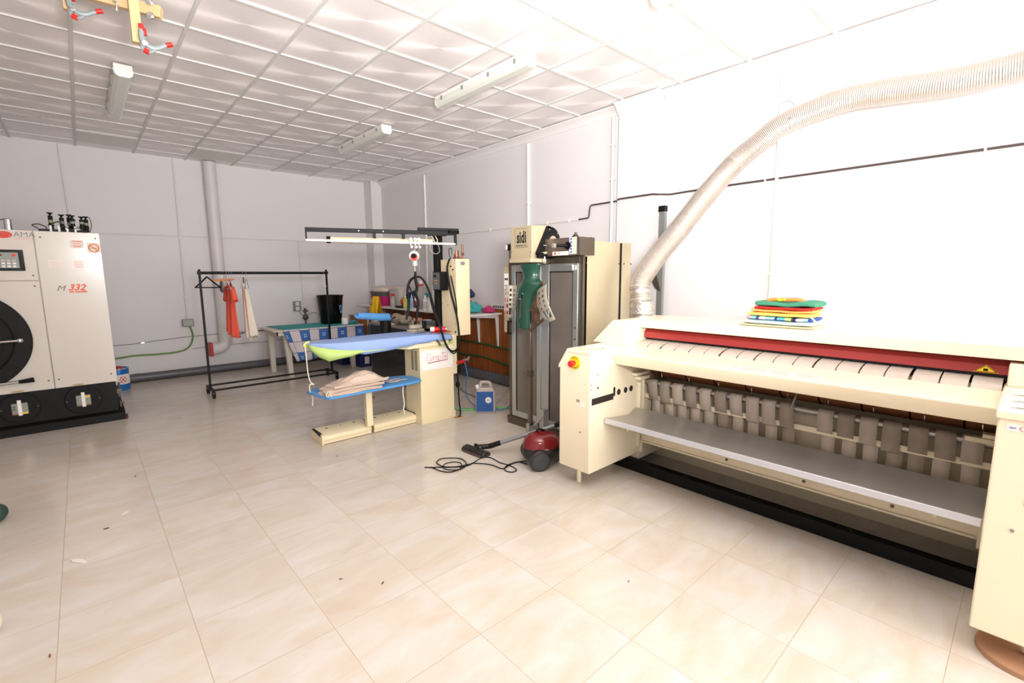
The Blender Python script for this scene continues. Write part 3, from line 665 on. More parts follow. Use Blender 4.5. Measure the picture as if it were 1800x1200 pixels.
def cabinet():
    X=3.14
    t=thing('finishing_cabinet','tall beige steam finishing cabinet with two ribbed doors and green dress form','laundry machine',(3.4,3.0,0))
    obj('cabinet_shell',MB().box(X+.02,3.655,2.57,3.50,.06,1.79),SAND,t,bevel=.004)
    obj('rear_shell',MB().box(3.70,3.84,2.575,3.49,.06,1.79),SAND,t,bevel=.004)
    obj('black_seal',MB().box(3.655,3.70,2.58,3.49,.06,1.785),BLACK,t)
    for x,z in ((3.17,1.76),(3.17,1.60),(3.64,1.60),(3.72,1.60),(3.83,1.60)): obj('screw',MB().cyl((x,2.564,z),(x,2.571,z),.006,n=10),DARKM,t)
    f=MB().box(X,X+.05,3.47,3.515,0,1.66).box(X,X+.05,2.57,2.612,0,1.66).box(X,X+.05,2.612,3.47,1.605,1.66).box(X-.015,X,2.57,3.53,0,.085).box(X,X+.05,2.612,3.47,0,.085)
    fr=obj('front_frame',f,DARKM,t,bevel=.003)
    obj('frame_ledge',MB().box(X-.02,X+.0,2.57,3.53,.06,.075),DARKM,fr)
    # doors
    ribm=ribbed()
    def door(y0,y1):
        d=obj('door',MB().box(X-.018,X+.01,y0,y0+.055,.095,1.60).box(X-.018,X+.01,y1-.055,y1,.095,1.60).box(X-.018,X+.01,y0+.055,y1-.055,.095,.155).box(X-.018,X+.01,y0+.055,y1-.055,1.535,1.60),ALU,t,bevel=.003)
        obj('ribbed_panel',MB().box(X-.008,X+.004,y0+.05,y1-.05,.15,1.54),ribm,d)
        obj('panel_gasket',MB().box(X-.012,X-.006,y0+.055,y0+.064,.155,1.535).box(X-.012,X-.006,y1-.064,y1-.055,.155,1.535).box(X-.012,X-.006,y0+.055,y1-.055,1.526,1.535),BLACK,d)
        return d
    d1=door(3.055,3.455); d2=door(2.615,3.005)
    obj('handle',MB().box(X-.06,X-.045,3.46,3.475,.92,1.06).box(X-.05,X-.01,3.462,3.473,1.04,1.055).box(X-.05,X-.01,3.462,3.473,.925,.94),BLACK,d1,bevel=.002)
    for z in (1.05,.95,.50): obj('screw',MB().cyl((X-.022,2.64,z),(X-.017,2.64,z),.008,n=10),DARKM,d2)
    obj('centre_post',MB().box(X-.012,X+.02,3.005,3.055,.09,1.60),ALU,t,bevel=.002)
    obj('door_stop',MB().cyl((X-.035,2.66,1.585),(X-.035,2.66,1.545),.014,n=12),CHROME,t)
    # control panel on the far left side
    c=obj('control_panel',MB().box(X+.01,X+.13,3.515,3.60,.93,1.60),SAND,t,bevel=.004)
    k=obj('key_plate',MB().box(X+.006,X+.0105,3.525,3.590,1.13,1.52),WHITEP,c)
    obj('display',MB().box(X+.003,X+.007,3.53,3.58,1.455,1.475),DARKM,k)
    for z,m_ in ((1.40,MATS['blue_print']),(1.36,PRINTO),(1.32,MATS['blue_print'])):
        for y in (3.536,3.553,3.57): obj('key',MB().box(X+.003,X+.007,y-.004,y+.004,z-.008,z+.008),m_,k)
    for z in (1.26,1.20,1.13): obj('switch',MB().box(X-.002,X+.011,3.535,3.575,z-.02,z+.02),RED,c,bevel=.002)
    # stainless top box
    s=obj('valve_box',MB().box(X-.10,X+.06,2.545,2.925,1.665,1.812),mat('bronzed_steel',(122,110,98),.3,.6),t,bevel=.003)
    obj('side_flange',MB().box(X-.10,X+.10,2.535,2.548,1.665,1.812),DARKM,s)
    obj('knob',MB().cyl((X-.10,2.73,1.745),(X-.16,2.745,1.745),.014,n=14).cyl((X-.16,2.745,1.745),(X-.185,2.752,1.747),.02,n=8),STEEL,s)
    obj('knob_base',MB().cyl((X-.10,2.655,1.745),(X-.108,2.655,1.745),.032,n=20).cyl((X-.11,2.655,1.745),(X-.16,2.73,1.745),.013,n=14),BLACK,s)
    st=obj('sticker_panel',MB().box(X-.1025,X-.1,2.565,2.64,1.675,1.81),PAPER,s)
    for k in range(5):
        z=1.797-k*.0265
        obj('mandatory_sign',MB().cyl((X-.1035,2.62,z),(X-.1025,2.62,z),.0105,n=18),MATS['blue_print'],st)
        obj('warning_sign',MB().prism([(2.597,z-.009),(2.573,z-.009),(2.585,z+.011)],'x',X-.1035,X-.1025),YELLOW,st)
    st=obj('paper_strip',MB().box(X-.1025,X-.1,2.65,2.83,1.668,1.70),PAPER,s)
    obj('red_mark',MB().cyl((X-.1032,2.80,1.684),(X-.1025,2.80,1.684),.011,n=18),PRINTR,st)
    text('lettering','lella',.014,PRINTB,st,(X-.103,2.755,1.684),**NX)
    obj('top_pipe_fitting',MB().tube([(X+.05,2.76,1.80),(X+.05,2.72,1.84),(X+.05,2.69,1.845),(X+.05,2.67,1.81)],.008,n=8).cyl((X+.05,2.70,1.83),(X+.05,2.70,1.865),.012,n=10),DARKM,s)
    obj('top_pipe_fitting',MB().cyl((X+.16,2.62,1.79),(X+.16,2.62,1.825),.014,.006,n=10),DARKM,s)
    # head housing with the maker's name
    HX=2.90
    b=MB().prism([(HX,1.645),(3.06,1.645),(3.06,1.70),(3.12,1.935),(HX,1.925)],'y',2.945,3.215)
    hd=obj('head_housing',b,SAND,t,bevel=.004)
    obj('support_arm',MB().box(3.04,3.18,2.97,3.20,1.60,1.80),DARKM,t)
    pl=obj('name_plate',MB().box(HX-.002,HX,2.99,3.152,1.745,1.905),SAND,hd)
    q=MB()
    for a in (.001,): q.tube([(HX-.003,2.99,1.745),(HX-.003,3.152,1.745),(HX-.003,3.152,1.905),(HX-.003,2.99,1.905),(HX-.003,2.99,1.745)],.0013,n=4,smooth=False)
    obj('plate_border',q,PRINTB,pl)
    text('lettering','sidi',.142,PRINTB,pl,(HX-.003,3.071,1.828),font_w=.60,bold=.0042,space=1.05,**NX)
    text('lettering','MONDIAL S.R.L.',.021,PRINTB,pl,(HX-.003,3.071,1.760),font_w=.95,**NX)
    for y,z in ((3.20,1.71),(2.96,1.70)): obj('screw',MB().cyl((HX-.003,y,z),(HX+.001,y,z),.005,n=8),DARKM,hd)
    # fan sector on the side of the head
    cx,cz=3.115,1.80; P=[(2.945,1.70)]; 
    P+=[(3.075,1.925)]
    for k in range(9):
        a=math.radians(112-k*17); P.append((cx+.125*math.cos(a)+.0,cz+.125*math.sin(a)))
    P+=[(3.235,1.685),(2.945,1.675)]
    obj('fan_cover',MB().prism(P,'y',2.925,2.944),BLACK,t,bevel=.002)
    obj('fan_ring',MB().cyl((3.125,2.924,1.80),(3.125,2.912,1.80),.082,.075,n=32),BLACKG,t)
    obj('fan_ring',MB().cyl((3.125,2.913,1.80),(3.125,2.908,1.80),.066,.062,n=32),BLACK,t)
    obj('fan_hub',MB().cyl((3.125,2.909,1.80),(3.125,2.902,1.80),.045,n=32),mat('tan_plastic',(176,160,134),.5),t)
    for x,z in ((3.10,1.90),(3.20,1.87),(3.03,1.76)): obj('screw',MB().cyl((x,2.922,z),(x,2.926,z),.005,n=8),CHROME,t)
    obj('lever',MB().tube([(2.99,2.92,1.69),(3.06,2.90,1.70),(3.14,2.88,1.72)],.009,n=8),mat('tan_rod',(190,176,146),.5),t)
    obj('clamp_handle',MB().cyl((2.93,2.90,1.665),(3.12,2.90,1.665),.016,n=14).cyl((2.92,2.90,1.69),(3.0,2.91,1.685),.012,n=12),BLACK,t)
    obj('hook',MB().box(2.975,2.99,2.86,2.885,1.60,1.64).cyl((2.98,2.87,1.66),(2.98,2.87,1.60),.006,n=8),CHROME,t)
    # pressure gauge at left
    g=obj('gauge_bracket',MB().box(2.93,2.97,3.215,3.26,1.66,1.79),DARKM,t,bevel=.002)
    obj('gauge',MB().cyl((2.915,3.285,1.755),(2.945,3.275,1.755),.029,n=24),BLACK,g)
    obj('gauge_dial',MB().cyl((2.913,3.2855,1.755),(2.9155,3.285,1.755),.024,n=24),PAPER,g)
    obj('gauge_pipe',MB().tube([(2.94,3.28,1.73),(2.94,3.28,1.67),(2.95,3.26,1.63),(3.0,3.2,1.62)],.005,n=6),DARKM,g)
    # collar under the head
    obj('collar_plate',MB().box(2.84,3.03,2.90,3.17,1.612,1.645),SAND,t,bevel=.003)
    # green dress form: neck flaring to shoulders then a front panel tapering down
    def form():
        b=MB(); rows=[]
        # (z, centre y, half width, depth, centre x)
        R=[(1.60,2.96,.135,.060,2.90),(1.585,2.955,.122,.062,2.90),(1.55,2.95,.098,.064,2.90),(1.51,2.945,.078,.065,2.90),(1.47,2.94,.080,.070,2.90),(1.45,2.93,.10,.085,2.90),(1.43,2.925,.140,.10,2.905),(1.385,2.955,.138,.105,2.91),(1.33,2.990,.112,.10,2.91),(1.27,3.012,.098,.09,2.91),(1.20,3.03,.088,.075,2.91),(1.12,3.038,.084,.06,2.905),(1.05,3.038,.080,.05,2.90),(1.03,3.038,.072,.046,2.90)]
        n=18
        for z,cy,hw,dp,cx_ in R:
            row=[]
            for i in range(n+1):
                a=-PI/2+PI*i/n
                row.append(b.v((cx_-dp*math.cos(a),cy+hw*math.sin(a),z+.0*a)))
            rows.append(row)
        # opening in the lower front
        for j in range(len(rows)-1):
            for i in range(n):
                if j in (8,9,10) and i in (8,9): continue
                b.f([rows[j][i],rows[j][i+1],rows[j+1][i+1],rows[j+1][i]])
        return b
    dress=obj('dress_form',form(),GREEN,t,solid=.006,sub=1)
    for y,z in ((3.03,1.345),(2.96,1.345),(2.995,1.30)): obj('rivet',MB().sph((2.805,y,z),.006,8),CHROME,dress)
    obj('inner_mechanism',MB().box(2.88,2.95,2.89,2.93,1.10,1.44).box(2.87,2.93,2.80,3.05,1.30,1.34).box(2.87,2.93,2.80,3.05,1.19,1.22).box(2.885,2.92,2.96,3.0,1.15,1.30),mat('rusty_steel',(92,66,52),.55,.4,var=.2),t)
    obj('shoulder_arm',MB().tube([(2.88,2.84,1.43),(2.87,2.78,1.43),(2.87,2.765,1.39),(2.88,2.77,1.34)],.012,n=8),MATS['rusty_steel'],t)
    # perforated paddles
    PAD=mat('grey_cast_paddle',(158,150,134),.45,.3)
    def paddle(c,ry,flip,wid):
        """curved perforated half shell built from strips round real holes"""
        b=MB(); M=Matrix.Translation(c)@Matrix.Rotation(ry,4,'X')@Matrix.Rotation(flip,4,'Z'); b.M=M
        H=.30; ns,nt=14,28
        def P(u,v):
            # u across (angle), v along length
            a=(u-.5)*1.9; w=wid*(1-.55*max(0,v-.6)**1.3*2.2) ; w=max(w,.03)
            z=H*(.5-v)
            bow=.05*math.sin(PI*v)
            return (-.05*math.cos(a)-bow*.8,w*math.sin(a)*.9,z)
        G=[[b.v(P(i/ns,j/nt)) for j in range(nt+1)] for i in range(ns+1)]
        for i in range(ns):
            for j in range(nt):
                hole=False
                if 2<=j<18 and (j-2)%4 in (1,2) and i in (3,4,7,8): hole=True
                if 19<=j<25 and i in (2,3,4,6,7,8,10,11): hole=True
                if 6<=j<24 and i in (10,11) and not hole and j%7 not in(0,): hole=True
                if hole: continue
                b.f([G[i][j],G[i+1][j],G[i+1][j+1],G[i][j+1]])
        obj('perforated_paddle',b,PAD,t,solid=.005,sub=1)
    paddle((2.86,2.69,1.265),math.radians(-24),math.radians(-12),.108)
    paddle((2.90,3.23,1.27),math.radians(6),math.radians(55),.070)
    # mast, bracket and hinge foot
    ST=mat('brushed_mast_steel',(118,106,92),.35,.7,var=.08)
    obj('mast',MB().box(2.89,2.925,2.955,2.99,.15,1.12),ST,t,bevel=.002)
    obj('mast_clamp',MB().box(2.885,2.93,2.95,2.995,.60,.66).cyl((2.90,2.99,.63),(2.90,3.035,.63),.006,n=8).sph((2.90,3.04,.63),.014,10),DARKM,t)
    obj('mast_foot',MB().box(2.87,2.945,2.955,2.99,.02,.17),STEEL,t,bevel=.002)
    obj('hinge_bracket',MB().box(2.94,3.125,2.965,2.975,.05,.085).box(2.94,3.0,2.965,2.975,.05,.13).box(3.06,3.125,2.955,3.01,.05,.26),STEEL,t,bevel=.002)
    b=MB().tube([(2.93,2.97,.12),(3.12,2.97,.235)],.012,n=6,smooth=False); obj('hinge_brace',b,STEEL,t)
    obj('lower_arm',MB().tube([(2.90,2.96,1.02),(2.90,2.80,1.13)],.014,n=8,smooth=False).tube([(2.90,3.02,1.06),(2.90,2.96,1.02),(2.90,2.97,.98)],.008,n=6,smooth=False),MATS['rusty_steel'],t)
cabinet()
# ================= IRONING TABLE ("Comptel")
def press():
    t=thing('ironing_table','cream vacuum ironing table with blue padded board and tall boiler box','ironing table',(2.5,4.2,0))
    XA,XB,YF,YB=2.43,2.835,4.06,4.36
    c=obj('column',MB().box(XA,XB,YF,YB,0,.80),CREAM2,t,bevel=.004)
    obj('plinth',MB().box(XA-.004,XB+.01,YF-.008,YB,0,.075),CREAM2,c,bevel=.003)
    pl=obj('name_plate',MB().box(XA+.01,XB-.008,YF-.003,YF,.555,.76),PAPER,c)
    for x in (XA+.02,XB-.02):
        for z in (.57,.745): obj('screw',MB().cyl((x,YF-.005,z),(x,YF-.002,z),.004,n=8),DARKM,pl)
    PR=mat('crimson_print',(176,44,60),.5)
    obj('underline',MB().prism([(2.515,.622),(2.515,.630),(2.76,.642),(2.76,.634)],'y',YF-.0042,YF-.0032),PR,pl)
    # drawn script lettering of the name plate, stroke by stroke
    def strokes(segs,x0,z0,w,h,sh,r,parent):
        for s in segs:
            b=MB(); b.tube([(x0+(a+sh*zz)*w,YF-.0042,z0+zz*h) for a,zz in s],r,n=5,smooth=False)
            obj('script_stroke',b,PR,parent)
    S_=[[(1.0,.85),(1.0,1),(.1,1),(.1,0),(1.05,0)],
        [(1.25,0),(1.25,.55),(1.95,.55),(1.95,0),(1.25,0)],
        [(2.2,0),(2.2,.55),(3.3,.55),(3.3,0)],[(2.75,.55),(2.75,0)],
        [(3.55,-.35),(3.55,.55),(4.25,.55),(4.25,0),(3.55,0)],
        [(4.2,1.0),(5.5,1.0)],[(4.75,1.0),(4.75,0),(5.05,0)],
        [(5.3,.28),(5.9,.28),(5.9,.55),(5.25,.55),(5.25,0),(5.95,0)],
        [(6.2,1.0),(6.2,0),(6.5,0)]]
    strokes(S_,2.500,.652,.0405,.062,.28,.0019,pl)
    q=MB()
    for k in range(12):
        z=.745-k*.0165
        for y in (4.20,4.13): q.box(XA-.006,XA+.001,y-.018,y+.018,z-.004,z+.003)
    obj('louvre_slots',q,DARKM,c)
    # board: body rim, blue cover, lime lining
    out=[(1.40,4.27),(1.43,4.20),(1.52,4.12),(1.66,4.06),(1.85,4.03),(2.3,4.02),(2.65,4.02),(2.80,4.04),(2.85,4.10),(2.86,4.20),(2.85,4.32),(2.80,4.40),(2.65,4.43),(2.0,4.43),(1.75,4.40),(1.52,4.35),(1.42,4.31)]
    def ztop(x): return .925-.035*max(0,(x-2.45)/.4)**1.5
    cx0=2.1;cy0=4.23
    # dense outline
    D=[]
    for i in range(len(out)):
        a,b2=out[i],out[(i+1)%len(out)]
        for k in range(5): D.append((a[0]+(b2[0]-a[0])*k/5,a[1]+(b2[1]-a[1])*k/5))
    b=MB(); N_=len(D); rings=[]
    def skirt(x,y):   # how far the cloth hangs
        front=max(0,min(1,(4.20-y)/.14))
        return .02+.085*front*(math.sin(min(1,max(0,(x-1.42)/.5))*PI/2))*(1-.75*min(1,max(0,(x-1.95)/.8)))+.006*math.sin(x*31)
    for f_,zz in ((.0,0),(.35,0),(.7,0),(.9,-.001),(.985,-.005),(1.0,-.018)):
        rings.append([b.v((cx0+(x-cx0)*f_,cy0+(y-cy0)*f_,ztop(cx0+(x-cx0)*f_)+zz)) for x,y in D] if f_>0 else [b.v((cx0,cy0,ztop(cx0)))])
    rings.append([b.v((cx0+(x-cx0)*1.004,cy0+(y-cy0)*1.01,ztop(x)-.018-skirt(x,y)*.5)) for x,y in D])
    rings.append([b.v((cx0+(x-cx0)*1.0,cy0+(y-cy0)*1.0,ztop(x)-.018-skirt(x,y))) for x,y in D])
    for a,bb in zip(rings,rings[1:]):
        for i in range(N_):
            j=(i+1)%N_
            if len(a)==1: b.f([a[0],bb[j],bb[i]])
            else: b.f([a[i],a[j],bb[j],bb[i]])
    obj('blue_board_cover',b,PERI,t,solid=.003)
    # lime green lining hanging below at the narrow end and along the front
    b=MB()
    U=[(1.405,4.24,.905,.01),(1.43,4.18,.90,.055),(1.47,4.13,.885,.085),(1.51,4.10,.88,.10),(1.53,4.085,.872,.105),(1.58,4.07,.862,.085),(1.64,4.055,.852,.065),(1.72,4.045,.84,.045),(1.80,4.035,.835,.018),(1.95,4.03,.83,.010),(2.1,4.03,.83,.012),(2.2,4.03,.82,.004)]
    pr=None
    for x,y,z,d in U:
        R=[b.v((x,y,z+.01)),b.v((x,y-.006,z-d*.5)),b.v((x+.01,y,z-d))]
        if pr:
            for k in range(2): b.f([pr[k],pr[k+1],R[k+1],R[k]])
        pr=R
    obj('lime_lining',b,LIME,t,solid=.003)
    obj('lime_lining',MB().tube([(2.66,4.02,.80),(2.76,4.03,.81),(2.84,4.08,.835),(2.858,4.18,.845)],.012,n=8,sq=.6),LIME,t)
    obj('board_body',MB().prism([(cx0+(x-cx0)*.96,cy0+(y-cy0)*.94) for x,y in out if x>1.9],'z',.795,.89),CREAM2,t,bevel=.006)
    obj('tilt_lever',MB().cyl((2.60,4.005,.865),(2.635,4.0,.815),.008,n=8).sph((2.63,3.998,.812),.012,10),DARKM,t)
    # drawstring tapes at the tip
    obj('knot',MB().sph((1.395,4.24,.90),.014,8).tube([(1.44,4.26,.935),(1.40,4.25,.92),(1.385,4.24,.90)],.009,n=6),mat('yellow_tape',(226,212,130),.8),t)
    obj('hanging_tape',MB().tube([(1.395,4.24,.90),(1.40,4.24,.78),(1.405,4.24,.66),(1.42,4.24,.58),(1.45,4.24,.55),(1.415,4.24,.555),(1.41,4.24,.50),(1.43,4.24,.44),(1.425,4.24,.36)],.005,n=6),CORD,t)
    obj('hanging_tape',MB().tube([(2.20,4.0,.46),(2.195,4.0,.38),(2.205,4.0,.28),(2.195,4.0,.22),(2.21,4.0,.17)],.006,n=6),CORD,t)
    # lower shelf (second padded board)
    lo=[(1.44,3.98),(1.47,3.93),(2.30,3.955),(2.40,3.99),(2.425,4.05),(2.425,4.20),(2.38,4.30),(2.2,4.36),(1.48,4.36),(1.40,4.30)]
    obj('lower_board',MB().prism(lo,'z',.462,.487),BLUEC,t,bevel=.010)
    obj('shelf_post',MB().box(1.875,1.935,4.12,4.17,.09,.43),CREAM2,t,bevel=.003)
    obj('shelf_post_top',MB().box(1.88,1.93,4.125,4.165,.42,.463),GREYP,t)
    obj('thumb_screw',MB().cyl((1.935,4.14,.36),(1.965,4.14,.36),.005,n=6).sph((1.967,4.14,.365),.009,8).sph((1.967,4.14,.35),.009,8),IRON,t)
    # pedals
    for x0,x1 in ((1.465,1.935),(1.95,2.425)):
        p=obj('foot_pedal',MB().prism([(4.165,.005),(4.165,.03),(4.158,.045),(4.165,.075),(4.20,.095),(4.41,.095),(4.43,.06),(4.43,.005)],'x',x0+.012,x1),CREAM2,t,bevel=.003)
        for k in (.22,.5,.78): obj('pedal_screw',MB().cyl((x0+(x1-x0)*k,4.33,.094),(x0+(x1-x0)*k,4.33,.099),.010 if k!=.5 else .005,n=12),IRON,p)
        e=x0 if x0<1.5 else x1
        obj('rubber_edge',MB().prism([(4.19,.070),(4.19,.098),(4.40,.099),(4.40,.093)],'x',e-.008,e+.012),BLACK,p)
    obj('pedal_end',MB().box(1.458,1.476,4.155,4.435,.0,.095),CREAM2,t,bevel=.003)
    obj('rubber_edge',MB().prism([(4.16,.075),(4.16,.1),(4.30,.1),(4.30,.096)],'x',1.932,1.946),BLACK,t)
    # boiler box, spine and arm
    bx=obj('boiler_box',MB().box(2.895,3.07,4.06,4.20,.872,1.675),mat('cream_box_enamel',(240,222,182),.32,coat=.15),t,bevel=.003)
    obj('boiler_back_box',MB().box(2.895,3.06,4.20,4.34,.88,1.672),CREAM2,t,bevel=.003)
    obj('oval_badge',MB().lathe([(0,.003),(.030,.002),(.033,0)],(0,0,0),24),GREYP,bx)
    o=bx.children[0]; o.data.transform(Matrix.Translation(Vector((2.98,4.058,1.63))-Vector((2.5,4.2,0)))@Matrix.Rotation(PI/2,4,'X')@Matrix.Scale(.62,4,(0,1,0))@Matrix.Translation(Vector((2.5,4.2,0))))
    for y,z in ((4.08,1.66),(4.08,1.50),(4.08,1.25),(4.08,1.0),(4.32,1.20),(4.22,1.19)): obj('screw',MB().cyl((2.89,y,z),(2.896,y,z),.004,n=8),DARKM,bx)
    for y,z in ((4.15,1.60),(4.11,1.565),(4.09,.91)): obj('cable_gland',MB().cyl((2.888,y,z),(2.896,y,z),.009,n=10),BLACK,bx)
    obj('lower_spine',MB().box(2.84,2.91,4.10,4.34,.46,.88),CREAM2,t,bevel=.003)
    obj('upright_post',MB().box(2.86,2.935,4.355,4.43,0,1.95),BLACK,t,bevel=.002)
    # control box
    k=obj('control_box',MB().box(2.78,2.885,4.19,4.33,1.35,1.545),BLACK,t,bevel=.005)
    kp=obj('control_plate',MB().box(2.776,2.781,4.20,4.32,1.36,1.535),mat('slate_plate',(96,100,104),.4),k)
    obj('rotary_knob',MB().cyl((2.765,4.27,1.50),(2.777,4.27,1.50),.014,n=14),BLACK,kp)
    text('lettering','Steam',.03,mat('amber_print',(214,150,30),.5),kp,(2.7755,4.26,1.455),**NX)
    text('lettering','((o))',.026,MATS['amber_print'],kp,(2.7755,4.26,1.425),**NX)
    # cross arm
    A=Vector((1.585,4.60,1.955)); B=Vector((2.925,4.10,1.965)); d=(B-A).normalized(); ang=math.atan2(d.y,d.x); Ln=(B-A).length
    M=Matrix.Translation(A)@Matrix.Rotation(ang,4,'Z')
    def mb(): 
        q=MB(); q.M=M; return q
    obj('cross_arm',mb().box(0,Ln,-.02,.02,-.038,0),BLACK,t,bevel=.002)
    obj('arm_mount',mb().box(Ln*.73,Ln+.03,-.03,.03,0,.028).box(Ln*.80,Ln*.93,-.03,.03,-.05,-.038),BLACK,t,bevel=.002)
    obj('arm_mount',MB().box(2.84,2.96,4.08,4.44,1.93,1.965),BLACK,t)
    obj('end_hanger',mb().box(-.002,.012,-.006,.006,-.125,0),BLACK,t)
    obj('end_hanger',mb().box(Ln-.012,Ln+.012,-.015,.015,-.14,0),BLACK,t)
    obj('white_rail',mb().cyl((0,-.005,-.115),(Ln,-.005,-.128),.0115,n=12),WHITEP,t)
    for x in (.33*Ln,.49*Ln): obj('arm_screw',mb().cyl((x*1.0,-.021,-.02),(x,-.024,-.02),.006,n=8),PAPER,t)
    lt=obj('lamp_tube',mb().cyl((.215,.045,-.105),(1.20,.045,-.105),.030,n=24),mat('cream_tube',(212,198,170),.4),t)
    obj('tube_cap',mb().cyl((.18,.045,-.105),(.216,.045,-.105),.033,n=20),BLACK,lt)
    obj('tube_cap',mb().cyl((1.20,.045,-.105),(1.225,.045,-.105),.033,n=20),BLACK,lt)
    for x in (.62,.90): obj('tube_bracket',mb().box(x-.012,x+.012,-.01,.05,-.085,-.03),BLACK,t)
    obj('spring_coil',mb().tube([(.38+.0045*i,-.02+.006*math.sin(i*2.1),-.142+.006*math.cos(i*2.1)) for i in range(110)],.0015,n=4,smooth=False),GREYP,t)
    obj('loose_wire',mb().tube([(1.16,.0,-.13),(1.17,.0,-.2),(1.22,0,-.23),(1.26,0,-.2),(1.24,0,-.12)],.004,n=6),GREYP,t)
    obj('loose_wire',mb().tube([(1.18,0,-.06),(1.2,0,-.03),(1.24,0,-.09),(1.22,0,-.12),(1.19,0,-.06)],.004,n=6),CORD,t)
    for x in (.965,1.01,1.045):
        obj('rail_runner',mb().cyl((x,-.03,-.09),(x,.0,-.09),.016,n=14).box(x-.004,x+.004,-.025,-.018,-.15,-.09).cyl((x+.008,-.03,-.165),(x+.008,-.01,-.165),.012,n=12),WHITEP,t)
    return M
PM=press()
def press_extras():
    t=thing('spring_balancer','grey spring balancer with red label hanging from the white rail over the ironing table','tool balancer',(2.47,4.25,1.62))
    c=Vector((2.505,4.22,1.70))
    obj('balancer_drum',MB().cyl(c+Vector((-.02,-.025,0)),c+Vector((.02,.025,0)),.052,n=28).tube([c+Vector((0,0,-.03)),c+Vector((0,0,-.10))],.03,n=12,smooth=False),mat('pale_green_metal',(176,186,176),.4,.2),t,bevel=.003)
    obj('red_label',MB().cyl(c+Vector((-.022,-.028,-.012)),c+Vector((-.019,-.024,-.012)),.036,n=24),REDP,t)
    obj('black_hub',MB().cyl(c+Vector((-.035,-.04,.0)),c+Vector((-.02,-.025,.0)),.024,n=20),BLACK,t)
    obj('suspension_hook',MB().tube([c+Vector((0,0,.05)),c+Vector((.01,0,.075)),c+Vector((0,0,.10))],.006,n=8).tube([c+Vector((.06,0,.08)),c+Vector((.055,0,0)),c+Vector((.05,0,-.14))],.003,n=5),GREYP,t)
    obj('pull_cord',MB().cyl(c+Vector((0,0,-.1)),c+Vector((0,0,-.16)),.003,n=6),CORD,t)
    # iron with its hoses
    t=thing('steam_iron','industrial steam iron with brown wooden handle standing on the blue board','steam iron',(2.52,4.24,.926))
    z0=.926
    out=[(-.13,0),(-.10,.032),(-.04,.052),(.06,.058),(.09,.05),(.095,0)]
    pts=out+[(x,-y) for x,y in reversed(out[1:-1])]
    pts=[(2.505+x*1.0,4.24+y) for x,y in pts]
    obj('sole_plate',MB().prism(pts,'z',z0,z0+.012),CHROME,t,bevel=.002)
    obj('iron_body',MB().prism([(2.505+(x-2.505)*.86,4.24+(y-4.24)*.86) for x,y in pts],'z',z0+.012,z0+.038),mat('worn_cast_iron',(150,140,124),.5,.4,var=.25,scale=30),t,bevel=.010)
    obj('iron_body',MB().prism([(2.505+(x-2.505)*.68,4.24+(y-4.24)*.7) for x,y in pts],'z',z0+.036,z0+.085),MATS['worn_cast_iron'],t,bevel=.014)
    obj('handle_bracket',MB().box(2.455,2.475,4.225,4.255,z0+.05,z0+.13).box(2.55,2.57,4.225,4.255,z0+.05,z0+.12),mat('worn_bracket',(120,112,100),.5,.4),t,bevel=.003)
    obj('wooden_handle',MB().tube([(2.47,4.24,z0+.132),(2.53,4.24,z0+.130),(2.575,4.24,z0+.128)],lambda f:.017+.006*math.sin(f*PI),n=14),mat('brown_handle',(122,78,54),.55),t)
    obj('black_switch_box',MB().box(2.575,2.62,4.215,4.265,z0+.03,z0+.12),BLACK,t,bevel=.006)
    obj('chrome_rod',MB().cyl((2.57,4.20,z0+.125),(2.66,4.19,z0+.122),.006,n=8),CHROME,t); obj('chrome_tab',MB().box(2.485,2.49,4.175,4.18,z0+.01,z0+.045),CHROME,t)
    H=[(2.475,4.24,1.525),(2.47,4.235,1.49)]
    obj('hanging_hose_bundle',MB().tube([(2.505,4.22,1.545),(2.50,4.215,1.50),(2.43,4.20,1.45),(2.395,4.19,1.36),(2.41,4.2,1.26),(2.40,4.2,1.16),(2.375,4.2,1.07)],.013,n=8).tube([(2.50,4.215,1.50),(2.505,4.21,1.45),(2.515,4.21,1.38),(2.50,4.21,1.32),(2.525,4.215,1.24),(2.515,4.22,1.14),(2.50,4.23,1.05),(2.49,4.24,.99)],.015,n=8).tube([(2.42,4.2,1.40),(2.46,4.2,1.30),(2.49,4.2,1.18)],.008,n=8),RUBBER,t)
    obj('steam_hose',MB().tube([(2.50,4.20,1.49),(2.54,4.18,1.49),(2.59,4.16,1.42),(2.615,4.12,1.30),(2.625,4.06,1.15),(2.64,3.99,.98),(2.66,3.96,.86),(2.70,3.95,.77),(2.76,3.95,.735),(2.82,3.96,.76),(2.86,3.98,.84),(2.87,4.0,.94),(2.875,4.03,1.06),(2.875,4.08,1.2),(2.87,4.13,1.34),(2.862,4.16,1.5),(2.865,4.17,1.60),(2.89,4.16,1.68)],.0105,n=8),RUBBER,t)
    obj('steam_hose',MB().tube([(2.59,4.10,1.30),(2.60,4.05,1.15),(2.64,3.98,.95),(2.68,3.94,.80),(2.74,3.94,.72),(2.80,3.95,.73),(2.85,3.98,.80),(2.872,4.01,.93),(2.882,4.04,1.05),(2.89,4.06,1.2),(2.885,4.09,1.35),(2.885,4.14,1.5)],.0065,n=8),RUBBER,t)
    obj('iron_rest',MB().prism([(2.66,4.16),(2.86,4.12),(2.875,4.20),(2.68,4.27)],'z',.912,.918),RED,label='dark red rest mat under the spray can on the board',cat='mat')
    t=thing('spray_can','red and blue spray can with white lid lying on the blue board','spray can',(2.77,4.19,.945))
    a=Vector((2.675,4.24,.944)); b=Vector((2.84,4.13,.944)); d=(b-a)
    obj('can_body',MB().cyl(a,a+d*.82,.026,n=24),REDP,t,bevel=.002)
    obj('blue_band',MB().cyl(a+d*.52,a+d*.64,.0265,n=24),mat('violet_band',(70,60,140),.4),t)
